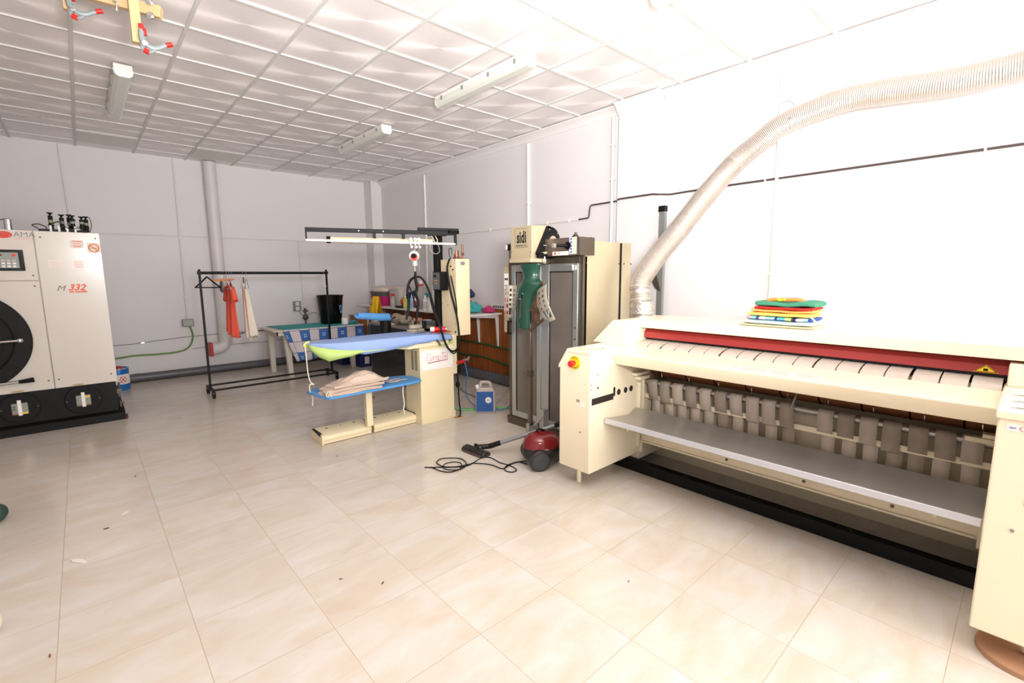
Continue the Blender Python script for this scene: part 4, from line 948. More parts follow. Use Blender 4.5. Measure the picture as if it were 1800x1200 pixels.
    obj('label_patch',MB().cyl(a+d*.0,a+d*.22,.0264,n=24),PAPER,t)
    obj('bottom_rim',MB().cyl(a+d*.82,a+d*.86,.023,n=24),CHROME,t)
    # fittings on the boiler box top: part of the ironing table
    tb=[o for o in bpy.data.objects if o.name.startswith('ironing_table')][0]
    obj('solenoid_valve',MB().box(2.955,3.01,4.14,4.19,1.675,1.70).cyl((2.98,4.165,1.69),(2.98,4.165,1.765),.026,n=16),COPPER,tb,bevel=.003)
    obj('valve_plug',MB().box(2.92,2.955,4.15,4.18,1.725,1.775),GREYP,tb,bevel=.003)
    obj('valve_cable',MB().tube([(2.93,4.165,1.775),(2.90,4.165,1.79),(2.885,4.165,1.76),(2.895,4.165,1.70),(2.91,4.16,1.68)],.004,n=6),BLACK,tb)
    obj('safety_valve',MB().cyl((3.035,4.13,1.675),(3.035,4.13,1.83),.0095,n=12).cyl((3.035,4.13,1.715),(3.035,4.13,1.745),.017,n=6).cyl((3.035,4.13,1.675),(3.035,4.13,1.70),.016,n=8),COPPER,tb)
    # sleeve board on a black arm
    obj('sleeve_arm',MB().cyl((2.53,4.95,.70),(2.53,4.95,1.0),.062,n=24).box(2.47,2.59,4.42,4.97,.66,.72),BLACK,tb,bevel=.003)
    obj('sleeve_board',MB().tube([(2.205,4.97,1.075),(2.215,4.97,1.07),(2.32,4.96,1.062),(2.45,4.95,1.045),(2.56,4.95,1.035),(2.575,4.95,1.034)],lambda f:.030+.016*min(1,f*1.3),n=18,sq=.9),BLUEC,tb)
    obj('sleeve_bolt',MB().cyl((2.58,4.93,1.005),(2.64,4.91,1.04),.008,n=8),BLACK,tb)
    # steam services to the right of the column
    t=thing('steam_trap_fittings','red and chrome valve fittings with black lever right of the logo column','valve',(2.93,4.10,.5))
    obj('lever_handle',MB().tube([(2.925,4.08,.47),(2.93,4.08,.54),(2.94,4.08,.60)],.014,n=8).sph((2.945,4.08,.615),.018,10),BLACK,t)
    obj('valve_body',MB().cyl((2.90,4.08,.575),(2.99,4.08,.59),.022,n=12),RED,t)
    obj('pipe_union',MB().cyl((2.98,4.08,.59),(3.06,4.08,.60),.012,n=12).cyl((3.04,4.08,.57),(3.06,4.08,.63),.015,n=8).cyl((2.99,4.08,.54),(2.99,4.08,.62),.012,n=8),CHROME,t)
    obj('cable',MB().tube([(2.905,4.09,.46),(2.905,4.08,.30),(2.905,4.07,.15),(2.91,4.06,.06),(2.89,4.04,.01),(2.86,4.02,.008)],.0075,n=8).sph((2.905,4.09,.34),.03,12,.8,.8,1.2),RUBBER,label='black cable with an inline switch hanging beside the cream column',cat='cable')
    obj('hose',MB().tube([(3.0,4.08,.58),(3.03,4.08,.42),(3.06,4.15,.30),(3.11,4.2,.14),(3.2,4.15,.02),(3.3,4.05,.008),(3.34,3.9,.008),(3.42,3.86,.03),(3.43,3.8,.12),(3.40,3.72,.3)],.0055,n=6),mat('blue_air_hose',(60,120,190),.4),label='thin blue air hose curving down behind the jerrycan',cat='hose')
    obj('hose',MB().tube([(2.87,4.25,.16),(2.95,4.22,.05),(3.05,4.15,.012),(3.2,4.1,.012),(3.35,4.0,.012),(3.5,3.85,.012),(3.6,3.75,.012)],.009,n=6),mat('bright_green_hose',(110,200,110),.4),label='bright green hose lying on the floor behind the jerrycan',cat='hose')
    obj('hose',MB().tube([(2.87,4.27,.14),(2.98,4.24,.03),(3.15,4.15,.012),(3.3,4.08,.012)],.009,n=6),GREYP,label='grey hose on the floor beside the bright green one',cat='hose')
    obj('hose',MB().tube([(4.1,5.8,.06),(3.6,5.0,.012),(3.5,4.6,.012),(3.45,4.3,.012)],.008,n=6).cyl((3.62,5.03,.012),(3.62,5.03,.06),.02,n=8),GREYP,label='grey hose with a pale coupling running from the drain pipe',cat='hose')
    obj('hose',MB().tube([(3.36,3.98,.06),(3.5,3.95,.20),(3.58,3.9,.32),(3.6,3.8,.42)],.009,n=6),GREYP,label='grey hose rising behind the jerrycan to the cabinet',cat='hose')
    # jerrycan
    t=thing('jerrycan','translucent plastic jerrycan with a big blue label on the floor','container',(3.2,3.97,0))
    M=Matrix.Translation((3.205,3.985,0))@Matrix.Rotation(math.radians(-40),4,'Z')
    JP=mat('milky_plastic',(196,186,176),.35,trans=.15)
    def q():
        b=MB(); b.M=M; return b
    # body as rounded prism with a shoulder and a handle opening
    b=q(); Wd,Dp=.108,.075
    prof=[(-Wd,.012),(-Wd+.01,0),(Wd-.01,0),(Wd,.012),(Wd,.235),(Wd-.012,.26),(Wd-.06,.325),(Wd-.07,.335),(-.055,.335),(-.063,.325),(-.066,.275),(-Wd+.02,.262),(-Wd,.24)]
    hole=[(.03,.300),(.03,.318),(-.035,.318),(-.045,.300)]
    for s in (0,):
        b.prism(prof[:5]+prof[5:6]+[(Wd-.03,.285),(-.065,.285)]+prof[11:],'y',-Dp,Dp)
    obj('can_body',b,JP,t,bevel=.014)
    b=q(); b.tube([(.065,0,.275),(.045,0,.325),(.02,0,.335),(-.035,0,.335),(-.052,0,.325),(-.055,0,.27)],.017,n=10); obj('grip',b,JP,t)
    b=q(); b.cyl((-.082,0,.262),(-.10,0,.305),.022,n=16); obj('screw_cap',b,WHITEP,t,bevel=.003)
    b=q(); b.box(-Wd+.008,Wd-.022,-Dp-.0015,-Dp,.02,.245); lb=obj('blue_label',b,mat('label_blue',(34,84,150),.4,var=.12,scale=14),t)
    b=q(); b.cyl((.03,-Dp-.0025,.15),(.03,-Dp-.0012,.15),.034,n=28); obj('round_emblem',b,PAPER,lb)
    b=q()
    for k in range(16):
        a=2*PI*k/16; b.box(.03+.027*math.cos(a)-.002,.03+.027*math.cos(a)+.002,-Dp-.0032,-Dp-.0024,.15+.027*math.sin(a)-.002,.15+.027*math.sin(a)+.002)
    b.tube([(.014,-Dp-.003,.145),(.024,-Dp-.003,.156),(.038,-Dp-.003,.157),(.046,-Dp-.003,.147),(.034,-Dp-.003,.142),(.014,-Dp-.003,.145)],.002,n=4)
    obj('emblem_print',b,PRINTB,lb)
    # linen pile on the lower board
    def fold(z,x0,x1,y0,y1,h,lab,seed,shear=0):
        tt=thing('folded_linen',lab,'folded cloth',((x0+x1)/2,(y0+y1)/2,z),'folded linens on the lower board'); r=random.Random(seed); ph=[r.uniform(0,6) for _ in range(6)]
        b=MB(); nu,nv=22,12
        def P(u,v,top):
            x=x0+(x1-x0)*u; y=y0+(y1-y0)*v+shear*(u-.5)
            ed=min(u,1-u,v,1-v)*6; r_=min(1,ed)**.5
            wob=.006*math.sin(u*9+ph[0])+.005*math.sin(v*8+u*5+ph[1])
            x+= .012*math.sin(v*6+ph[2])*(1 if u>.5 else -1)*(abs(u-.5)*2); y+=.010*math.sin(u*8+ph[3])*(abs(v-.5)*2)
            zz=z+(h+wob)*r_ if top else z+.001
            if top and r_<.999: zz=z+h*r_
            return (x,y,zz)
        b.grid(lambda u,v:P(u,v,True),nu,nv); b.grid(lambda u,v:P(u,v,False),nu,nv)
        bmesh.ops.remove_doubles(b.b,verts=b.b.verts,dist=.0015)
        obj('cloth_folds',b,LINEN,tt)
        for q_ in (0,1):
            obj('hem_fold',MB().tube([(x0+(x1-x0)*k/8+.004,y0-.002+.006*math.sin(k*1.3+ph[4])+shear*(k/8-.5),z+h*(.28+.42*q_)+.004*math.sin(k*.9+ph[5])) for k in range(9)],.0075,n=7,sq=.75),LINEN,tt)
        return tt
    fold(.488,1.45,1.95,3.945,4.19,.028,'bottom layer of the beige linen pile on the lower board',1)
    fold(.514,1.46,1.99,3.965,4.21,.026,'middle layer of the beige linen pile',2,.03)
    tt=fold(.538,1.52,2.06,4.0,4.22,.022,'upper layer of the linen pile, with long tapes trailing over the blue padding',3,.05)
    obj('trailing_tape',MB().tube([(2.02,4.13,.545),(2.10,4.14,.50),(2.18,4.16,.495),(2.26,4.17,.492)],.009,n=6,sq=.4).tube([(2.02,4.10,.54),(2.12,4.09,.50),(2.22,4.10,.494),(2.30,4.10,.492)],.010,n=6,sq=.4).tube([(2.0,4.08,.53),(2.10,4.06,.495),(2.20,4.07,.493)],.008,n=6,sq=.4),LINEN,tt)
    obj('hem_loops',MB().tube([(1.47,3.97,.53),(1.45,3.96,.50),(1.46,3.94,.49)],.006,n=6).tube([(1.5,3.955,.53),(1.475,3.945,.505),(1.485,3.935,.49)],.006,n=6),CORD,tt)
    tt=thing('rumpled_linen','rumpled beige cloth heaped on top of the linen pile','cloth',(1.8,4.1,.56),'folded linens on the lower board')
    b=MB(); nu,nv=20,14
    def P(u,v):
        x=1.58+.46*u; y=4.02+.22*v+.04*(u-.5)
        prof=math.sin(PI*min(1,v*1.05))**.6; 
        zz=.558+prof*(.012+.072*math.sin(PI*min(1,max(0,(u-.05)/.95)))**1.2*(0.45+.75*u))+.006*math.sin(u*18+v*7)+.004*math.sin(v*20)
        ed=min(u,1-u,v,1-v)*7
        return (x,y,.556+(zz-.556)*min(1,ed))
    b.grid(P,nu,nv); b.grid(lambda u,v:(P(u,v)[0],P(u,v)[1],.553),nu,nv); bmesh.ops.remove_doubles(b.b,verts=b.b.verts,dist=.004)
    obj('cloth_folds',b,LINEN,tt)
press_extras()
# ================= DRY CLEANING MACHINE
def drycleaner():
    Y=6.48
    t=thing('dry_cleaning_machine','white dry cleaning machine with black round door and black base, left side','laundry machine',(-.6,7.1,0))
    XR=.185
    obj('machine_body',MB().box(-1.75,XR,Y+.02,7.85,.40,1.95),WHITEM,t,bevel=.004)
    obj('tall_side_panel',MB().box(-.293,XR,Y,Y+.02,.412,1.955),WHITEM,t,bevel=.004)
    obj('upper_front_panel',MB().box(-1.75,-.300,Y,Y+.02,1.484,1.955),WHITEM,t,bevel=.004)
    dp=obj('lower_front_panel',MB().box(-1.75,-.300,Y,Y+.02,.412,1.478),WHITEM,t,bevel=.004)
    for x,z in ((-.25,1.895),(.15,1.90),(-.26,.50),(.14,.50),(-.335,1.53),(-.335,1.43),(-.335,.50)):
        obj('panel_bolt',MB().cyl((x,Y-.004,z),(x,Y+.001,z),.008,n=10),DARKM,t)
    # door
    cx,cz,R=-.876,.93,.476
    d=obj('loading_door',MB().cyl((cx,Y-.03,cz),(cx,Y+.002,cz),R,n=72),BLACK,t,bevel=.006)
    obj('door_rim',MB().cyl((cx,Y-.045,cz),(cx,Y-.029,cz),.34,.36,n=64),RUBBER,d,bevel=.004)
    obj('door_glass',MB().cyl((cx,Y-.052,cz),(cx,Y-.044,cz),.28,n=64),BLACKG,d)
    obj('door_bar',MB().cyl((-1.3,Y-.09,.905),(-.50,Y-.08,.922),.012,n=14).sph((-.485,Y-.07,.922),.026,14).cyl((-.485,Y-.07,.922),(-.485,Y-.02,.922),.014,n=12),CHROME,d)
    lv=obj('locking_lever',MB().cyl((-1.25,Y-.05,.505),(-.52,Y-.05,.525),.0135,n=14),CHROME,t)
    obj('lever_grip',MB().tube([(-.535,Y-.05,.525),(-.49,Y-.05,.527),(-.43,Y-.05,.532)],lambda f:.016+.008*f,n=12),BLACK,lv)
    # control display
    c=obj('control_panel',MB().box(-.78,-.380,Y-.012,Y+.002,1.575,1.77),BLACKG,t,bevel=.004)
    k=obj('keypad',MB().box(-.76,-.415,Y-.0135,Y-.0115,1.60,1.745),mat('grey_green_keypad',(142,150,142),.45),c)
    for x in range(9):
        for r in range(3): obj('key',MB().box(-.735+x*.036-.011,-.735+x*.036+.011,Y-.0155,Y-.0134,1.617+r*.026-.008,1.617+r*.026+.008),PAPER if r<2 else mat('pink_keys',(214,186,180),.5),k)
    obj('red_key',MB().cyl((-.445,Y-.0155,1.72),(-.445,Y-.0134,1.72),.014,n=20),PRINTR,k)
    obj('red_mark',MB().cyl((-.53,Y-.0155,1.72),(-.53,Y-.0134,1.72),.008,n=16).box(-.545,-.52,Y-.0155,Y-.0134,1.715,1.725),PRINTR,k)
    # marks
    lg=obj('oval_logo',MB().cyl((-.495,Y-.0015,1.908),(-.495,Y,1.908),.062,n=40),PRINTR,t)
    lg.data.transform(Matrix.Translation(Vector((0,0,1.908)))@Matrix.Scale(.52,4,(0,0,1))@Matrix.Translation(Vector((0,0,-1.908))))
    obj('logo_swoosh',MB().tube([(-.54,Y-.002,1.928),(-.50,Y-.002,1.925),(-.465,Y-.002,1.914),(-.452,Y-.002,1.90),(-.458,Y-.002,1.888)],lambda f:.0025+.003*f,n=5,sq=.3),PAPER,lg)
    text('lettering','AMA',.068,PRINTG,t,(-.355,Y-.001,1.912),font_w=1.02,bold=-.0006,**NY)
    obj('logo_rule',MB().box(-.43,-.27,Y-.0015,Y,1.868,1.872).box(-.42,-.29,Y-.0015,Y,1.880,1.884),mat('pink_rule',(214,170,160),.5),t)
    text('lettering','M',.075,PRINTG,t,(-.158,Y-.001,1.402),shear=.35,font_w=1.05,**NY)
    text('lettering','332',.085,PRINTO,t,(-.04,Y-.001,1.408),shear=.35,bold=.002,**NY)
    text('lettering','DRY CLEANERS',.020,PRINTO,t,(-.03,Y-.001,1.366),bold=.0015,font_w=.95,**NY)
    ns=obj('no_smoking_sign',MB().box(.080,.180,Y-.0015,Y,1.755,1.855),mat('cream_paper',(232,214,188),.5),t)
    q=MB()
    for k_ in range(28):
        a=2*PI*k_/28; a2=2*PI*(k_+1)/28
        q.tube([(.13+.038*math.cos(a),Y-.0025,1.805+.038*math.sin(a)),(.13+.038*math.cos(a2),Y-.0025,1.805+.038*math.sin(a2))],.004,n=4,smooth=False)
    q.tube([(.103,Y-.0025,1.832),(.157,Y-.0025,1.778)],.0035,n=4,smooth=False)
    obj('prohibition_ring',q,mat('coral_print',(232,96,84),.5),ns)
    obj('cigarette',MB().box(.105,.155,Y-.0028,Y-.0015,1.80,1.806),PRINTG,ns)
    lb=obj('warning_label',MB().box(-.045,.055,Y-.0015,Y,1.80,1.875),mat('off_white_label',(228,218,206),.5),t)
    q=MB()
    for r in range(4): q.box(-.03+.008*(r%2),.045-.012*(r%2),Y-.0025,Y-.0014,1.862-r*.017,1.866-r*.017+(.004 if r in(0,3) else 0))
    obj('print_lines',q,MATS['coral_print'],lb)
    for x,m_ in ((-.17,MATS['pink_rule']),(.0,MATS['coral_print'])):
        lb=obj('taped_note',MB().box(x-.05,x+.045,Y-.0012,Y,1.60,1.68),mat('clear_tape_paper',(222,212,206),.25),t)
        q=MB()
        for r in range(5): q.box(x-.035,x+.035,Y-.002,Y-.0011,1.665-r*.014,1.668-r*.014)
        obj('print_lines',q,m_,lb)
    for x in (-.13,-.56):
        lb=obj('sight_glass_label',MB().box(x-.04,x+.045,Y-.0015,Y,.418,.434),mat('tan_label',(206,168,118),.5),t)
        obj('print_lines',MB().box(x-.03,x+.035,Y-.0025,Y-.0014,.424,.428),PRINTG,lb)
    # black base
    b=obj('base_tank',MB().box(-1.75,.168,Y+.0,7.85,.10,.41),BLACK,t,bevel=.003)
    obj('base_plinth',MB().prism([(Y-.045,0),(Y-.045,.075),(Y+.01,.105),(7.88,.105),(7.88,0)],'x',-1.75,.215),BLACK,t,bevel=.003)
    for x,num in ((-.10,''),(-.556,'2')):
        p=obj('sight_glass',MB().cyl((x,Y-.022,.265),(x,Y+.001,.265),.142,n=48),BLACK,t,bevel=.004)
        obj('sight_glass_ring',MB().cyl((x,Y-.028,.265),(x,Y-.021,.265),.115,n=48),RUBBER,p)
        gp=obj('gauge_glass',MB().box(x-.055,x+.055,Y-.0295,Y-.0275,.215,.315),mat('murky_glass',(142,146,134),.3),p)
        obj('gauge_scale',MB().box(x-.014,x+.013,Y-.032,Y-.0294,.195,.345),PAPER,p)
        obj('yellow_tag',MB().box(x+.015,x+.052,Y-.031,Y-.0294,.208+(.08 if not num else 0),.224+(.08 if not num else 0)),YELLOW,p)
        obj('brown_strip',MB().box(x-.055,x+.055,Y-.0305,Y-.0294,.205,.216),BROWN,p)
        for s in (-1,1): obj('bolt',MB().cyl((x+s*.125,Y-.026,.265),(x+s*.125,Y-.02,.265),.007,n=8),DARKM,p)
        if num: text('number','2',.055,PRINTB,p,(x-.04,Y-.031,.27),**NY)
    obj('base_fittings',MB().cyl((.19,6.6,.10),(.19,6.6,.17),.012,n=10).cyl((.185,6.7,.20),(.20,6.7,.36),.010,n=10).cyl((.18,6.65,.14),(.225,6.65,.14),.010,n=10).box(.17,.215,6.68,6.72,.24,.29),DARKM,t)
    obj('rusty_corner',MB().box(.18,.235,6.445,6.55,.0,.03).tube([(.20,6.50,.03),(.205,6.50,.10)],.008,n=6),mat('rust_red',(96,30,26),.7,var=.3),t)
    # valves on the top
    obj('valve_manifold',MB().box(-.26,.10,6.62,6.66,1.955,1.985).box(-.26,.10,6.80,6.84,1.955,1.985),BLACK,t)
    for x in (-.17,-.11,-.05,.01): obj('manifold_clip',MB().box(x-.008,x+.008,6.60,6.68,1.955,2.02),WHITEP,t)
    for i,(x,y,h) in enumerate(((-.165,6.65,.165),(-.085,6.72,.155),(-.03,6.82,.175),(-.005,6.66,.145),(.065,6.66,.135),(.10,6.78,.155))):
        v=obj('valve_actuator',MB().cyl((x,y,1.98),(x,y,2.0+h*.72),.018,n=14).cyl((x,y,2.02),(x,y,2.03),.024,n=14),BLACK,t)
        obj('valve_cap',MB().lathe([(.006,0),(.010,.015),(.024,.022),(.024,.030),(0,.032)],(x,y,2.0+h*.72),14),BLACKG,v)
        obj('valve_label',MB().cyl((x,y,2.05),(x,y,2.075),.0186,n=14),mat('khaki_label',(150,140,100),.5) if i in(0,5) else GREYP,v)
    obj('air_lines',MB().tube([(.10,6.78,2.14),(.13,6.78,2.13),(.14,6.78,2.05),(.12,6.78,1.98)],.004,n=6).tube([(-.165,6.63,2.03),(-.12,6.62,2.06),(-.085,6.70,2.06)],.006,n=6).tube([(-.26,6.64,1.99),(-.3,6.64,2.02),(-.25,6.64,2.03),(-.2,6.64,2.0),(-.22,6.64,1.97)],.006,n=6).tube([(-.10,6.62,1.99),(-.07,6.60,2.02),(-.02,6.60,1.985),(.03,6.60,2.01),(.06,6.60,1.985)],.005,n=6).tube([(-.05,6.75,1.99),(-.02,6.74,2.08),(.02,6.7,2.09)],.005,n=6),DARKM,t)
    obj('silver_canister',MB().cyl((-.47,6.75,1.95),(-.47,6.75,2.065),.03,n=20).sph((-.47,6.75,2.066),.03,14,1,1,.4).cyl((-.47,6.75,2.07),(-.47,6.75,2.085),.012,n=10),CHROME,t)
    obj('air_lines',MB().tube([(-.47,6.75,2.08),(-.52,6.75,2.06),(-.58,6.75,2.0),(-.7,6.75,1.99)],.004,n=6),DARKM,t)
    # blue drum behind
    t=thing('solvent_can','small blue metal can with red cap and warning label behind the dry cleaning machine','can',(.24,8.2,0))
    BL=mat('can_blue',(30,116,190),.35,.2)
    obj('can_body',MB().lathe([(0,0),(.118,0),(.12,.004),(.12,.285),(.112,.292),(0,.292)],(.245,8.22,0),36),BL,t)
    obj('label_band',MB().lathe([(.1208,.085),(.1215,.087),(.1215,.215),(.1208,.217)],(.245,8.22,0),36),PAPER,t)
    q=MB()
    a0=Vector((.29,8.105,.15))
    q.M=Matrix.Translation(a0)@Matrix.Rotation(.36,4,'Z')
    q.tube([(-.03,0,-.04),(.03,0,.04)],.004,n=5,smooth=False).tube([(-.03,0,.04),(.03,0,-.04)],.004,n=5,smooth=False).tube([(-.04,0,0),(0,0,.05),(.04,0,0),(0,0,-.05),(-.04,0,0)],.003,n=5,smooth=False)
    obj('hazard_print',q,PRINTR,t)
    obj('can_rim',MB().lathe([(.12,.285),(.123,.29),(.12,.297),(.112,.297)],(.245,8.22,0),36),CHROME,t)
    obj('red_cap',MB().cyl((.26,8.18,.292),(.26,8.18,.325),.025,n=18),REDP,t)
    # edges of things at the frame's left edge
    for (x,y,z,s,m_,lb,nm,ct) in ((-.545,4.21,.0,.065,mat('dark_green_bag',(40,66,58),.6,var=.4,scale=20,bump=.4,bscale=30),'dark green lump on the floor cut by the left picture edge','bag','bag'),(-.452,2.84,.0,.06,mat('cream_bag',(226,212,190),.7,var=.2,scale=25,bump=.4,bscale=40),'cream and magenta lump on the floor cut by the left edge, nearest the camera','bag','bag')):
        q=thing(nm,lb,ct,(x,y,0))
        obj('cloth_body',MB().sph((x,y,z+s*.9),s,20,1,1.1,.9),m_,q)
        obj('tied_neck',MB().tube([(x,y,z+s*1.5),(x+.005,y,z+s*1.75),(x+.015,y+.01,z+s*2.1)],lambda f:s*(.34-.15*math.sin(f*PI)),n=12),mat('magenta_cloth',(170,60,110),.8) if s<.062 else mat('bag_green_band',(40,130,90),.7),q)
drycleaner()
# ================= GARMENT RACK
def rack():
    t=thing('garment_rack','black metal clothes rail on castors in front of the back wall','clothes rail',(1.87,6.95,0))
    xl,xr=1.088,2.66; yl,yr=6.93,6.97
    for x,y in ((xl,yl),(xr,yr)):
        obj('post',MB().box(x-.0125,x+.0125,y-.0125,y+.0125,.10,1.60),BLACK,t,bevel=.002)
    obj('top_bar',MB().cyl((xl,yl,1.555),(xr,yr,1.552),.018,n=14),BLACK,t)
    obj('top_bar_joint',MB().box(xl-.022,xl+.022,yl-.02,yl+.02,1.535,1.575).box(xr-.022,xr+.022,yr-.02,yr+.02,1.535,1.575),BLACK,t,bevel=.002)
    for x,y in ((xl,yl),(xr,yr)):
        obj('foot',MB().box(x-.015,x+.015,y-.20,y+.20,.085,.115),BLACK,t,bevel=.002)
        for s in (-1,1):
            c=obj('castor',MB().cyl((x-.014,y+s*.18,.030),(x+.014,y+s*.18,.030),.030,n=20),RUBBER,t)
            obj('castor_fork',MB().box(x-.02,x-.015,y+s*.18-.012,y+s*.18+.012,.03,.085).box(x+.015,x+.02,y+s*.18-.012,y+s*.18+.012,.03,.085).cyl((x,y+s*.18,.07),(x,y+s*.18,.09),.012,n=10),BLACK,c)
    for s in (-1,1): obj('lower_bar',MB().box(xl,xr,6.95+s*.175-.011,6.95+s*.175+.011,.09,.112),BLACK,t)
    obj('worn_patch',MB().cyl((1.25,6.934,1.573),(1.33,6.934,1.573),.003,n=6).cyl((2.35,6.964,1.570),(2.42,6.964,1.570),.003,n=6),GREYP,t)
    # hangers: local x = across shoulders (world Y)
    def hanger(x,zc,m_,label,r=.006,w=.21,kind='bar',group='hangers on the black rail',drop=.11,rz=PI/2,name='clothes_hanger'):
        h=thing(name,label,'hanger',(x,6.94,1.555),group)
        M=Matrix.Translation((x,6.94,1.555))@Matrix.Rotation(rz,4,'Z')
        b=MB(); b.M=M; b.tube([(.022,0,.005),(.018,0,.022),(0,0,.026),(-.02,0,.018),(-.02,0,-.005),(-.004,0,-.03),(0,0,zc)],.0022,n=6); obj('hook',b,CHROME,h)
        b=MB(); b.M=M; b.tube([(-w,0,zc-drop),(-w*.5,0,zc-drop*.5),(-.02,0,zc-.005),(0,0,zc+.003),(.02,0,zc-.005),(w*.5,0,zc-drop*.5),(w,0,zc-drop)],r,n=8); obj('shoulders',b,m_,h)
        if kind=='bar':
            b=MB(); b.M=M; b.tube([(-w,0,zc-drop),(w,0,zc-drop)],r*.8,n=8,smooth=False); obj('trouser_bar',b,m_,h)
        return h
    hanger(1.165,-.055,BLACK,'empty black plastic hanger at the left end of the rail',r=.009,w=.205,drop=.125,rz=math.radians(121))
    WH=mat('orange_wood',(206,128,76),.5,var=.1)
    h=thing('clothes_hanger','orange wooden hanger pointing along the rail','hanger',(1.33,6.93,1.47),'hangers on the black rail')
    obj('wooden_bar',MB().tube([(1.215,6.94,1.462),(1.33,6.93,1.466),(1.46,6.93,1.472)],.0095,n=8,sq=1.3),WH,h)
    obj('hook',MB().tube([(1.33,6.93,1.47),(1.33,6.94,1.53),(1.335,6.95,1.575),(1.325,6.93,1.578),(1.32,6.92,1.56)],.0022,n=6),CHROME,h)
    hanger(1.375,-.09,WHITEP,'thin white wire hanger carrying the coral shirt',r=.0035)
    hanger(1.405,-.085,mat('blue_wire',(70,96,150),.4),'blue plastic coated wire hanger behind the coral shirt',r=.0035)
    hanger(1.43,-.095,PAPER,'pale wire hanger between the coral shirt and the white garment',r=.003)
    hanger(1.56,-.09,WHITEP,'wire hanger carrying the white garment',r=.0035,w=.16)
    hanger(1.60,-.09,MATS['blue_wire'],'bluish wire hanger right of the white garment',r=.003,w=.12,kind='n')
    hanger(2.60,-.09,WHITEP,'bare white wire hanger at the right end of the rail',r=.003,w=.10)
    # coral shirt
    def garment(name,x,z1,z0,w0,w1,m_,label,cat,hem=0,dx=.05,sleeve=True,lean=0):
        g=thing(name,label,cat,(x,6.94,z0))
        def side(sgn):
            def P(u,v):
                wv=w0+(w1-w0)*v
                if v<.16: wv=.05+(w0-.05)*(v/.16)**.7
                y=6.94+(u-.5)*2*wv
                z=z1+(z0-z1)*v-(hem*(1-u)*v)- .09*abs(u-.5)*2*max(0,(.16-v)/.16)
                x_=x+lean*v+sgn*(dx*(.35+.65*v)*(math.sin(PI*u)**.5 if 0<u<1 else 0))+.012*v*math.sin(u*22+1)+.006*math.sin(u*40)*v
                return (x_,y,z)
            return P
        b=MB(); b.grid(side(-1),26,24); b.grid(side(1),26,24); bmesh.ops.remove_doubles(b.b,verts=b.b.verts,dist=.002)
        obj('garment_body',b,m_,g,solid=.002)
        if sleeve:
            for s in (-1,1):
                b=MB()
                def Q(u,v):
                    a=2*PI*u; c=Vector((x,6.94+s*(w0*.86+.085*v),z1-.10-.17*v)); r=.055+.03*v
                    return (c.x+.45*r*math.cos(a),c.y+r*math.sin(a)*.75,c.z+r*math.sin(a)*s*.25)
                b.grid(Q,16,6); obj('sleeve',b,m_,g,solid=.002)
        return g
    CORAL=mat('coral_jersey',(232,92,70),.85,var=.05,bump=.1,bscale=60)
    garment('shirt',1.40,1.47,.83,.165,.17,CORAL,'coral short sleeved shirt hanging from the clothes rail','shirt',hem=.10)
    garment('blouse',1.57,1.44,.64,.085,.14,mat('ivory_cotton',(236,228,212),.85,var=.03,bump=.15,bscale=40),'ivory white long garment hanging right of the coral shirt','garment',hem=-.10,dx=.06,sleeve=False,lean=.05)
    q=thing('garment','small dark grey garment on a hanger behind the coral shirt','garment',(1.32,7.0,1.36),None)
    obj('garment_body',MB().prism([(6.98,1.44),(7.06,1.46),(7.12,1.40),(7.12,1.32),(7.0,1.30),(6.96,1.36)],'x',1.325,1.345),mat('grey_cloth',(112,104,100),.85,var=.2,scale=30),q,bevel=.006)
    q=thing('clothes_peg','small brown wooden clip on the hanger of the white garment','clip',(1.555,6.90,1.44))
    obj('clip_body',MB().box(1.548,1.562,6.86,6.885,1.42,1.50),mat('brown_clip',(122,66,44),.6),q,bevel=.003)
rack()
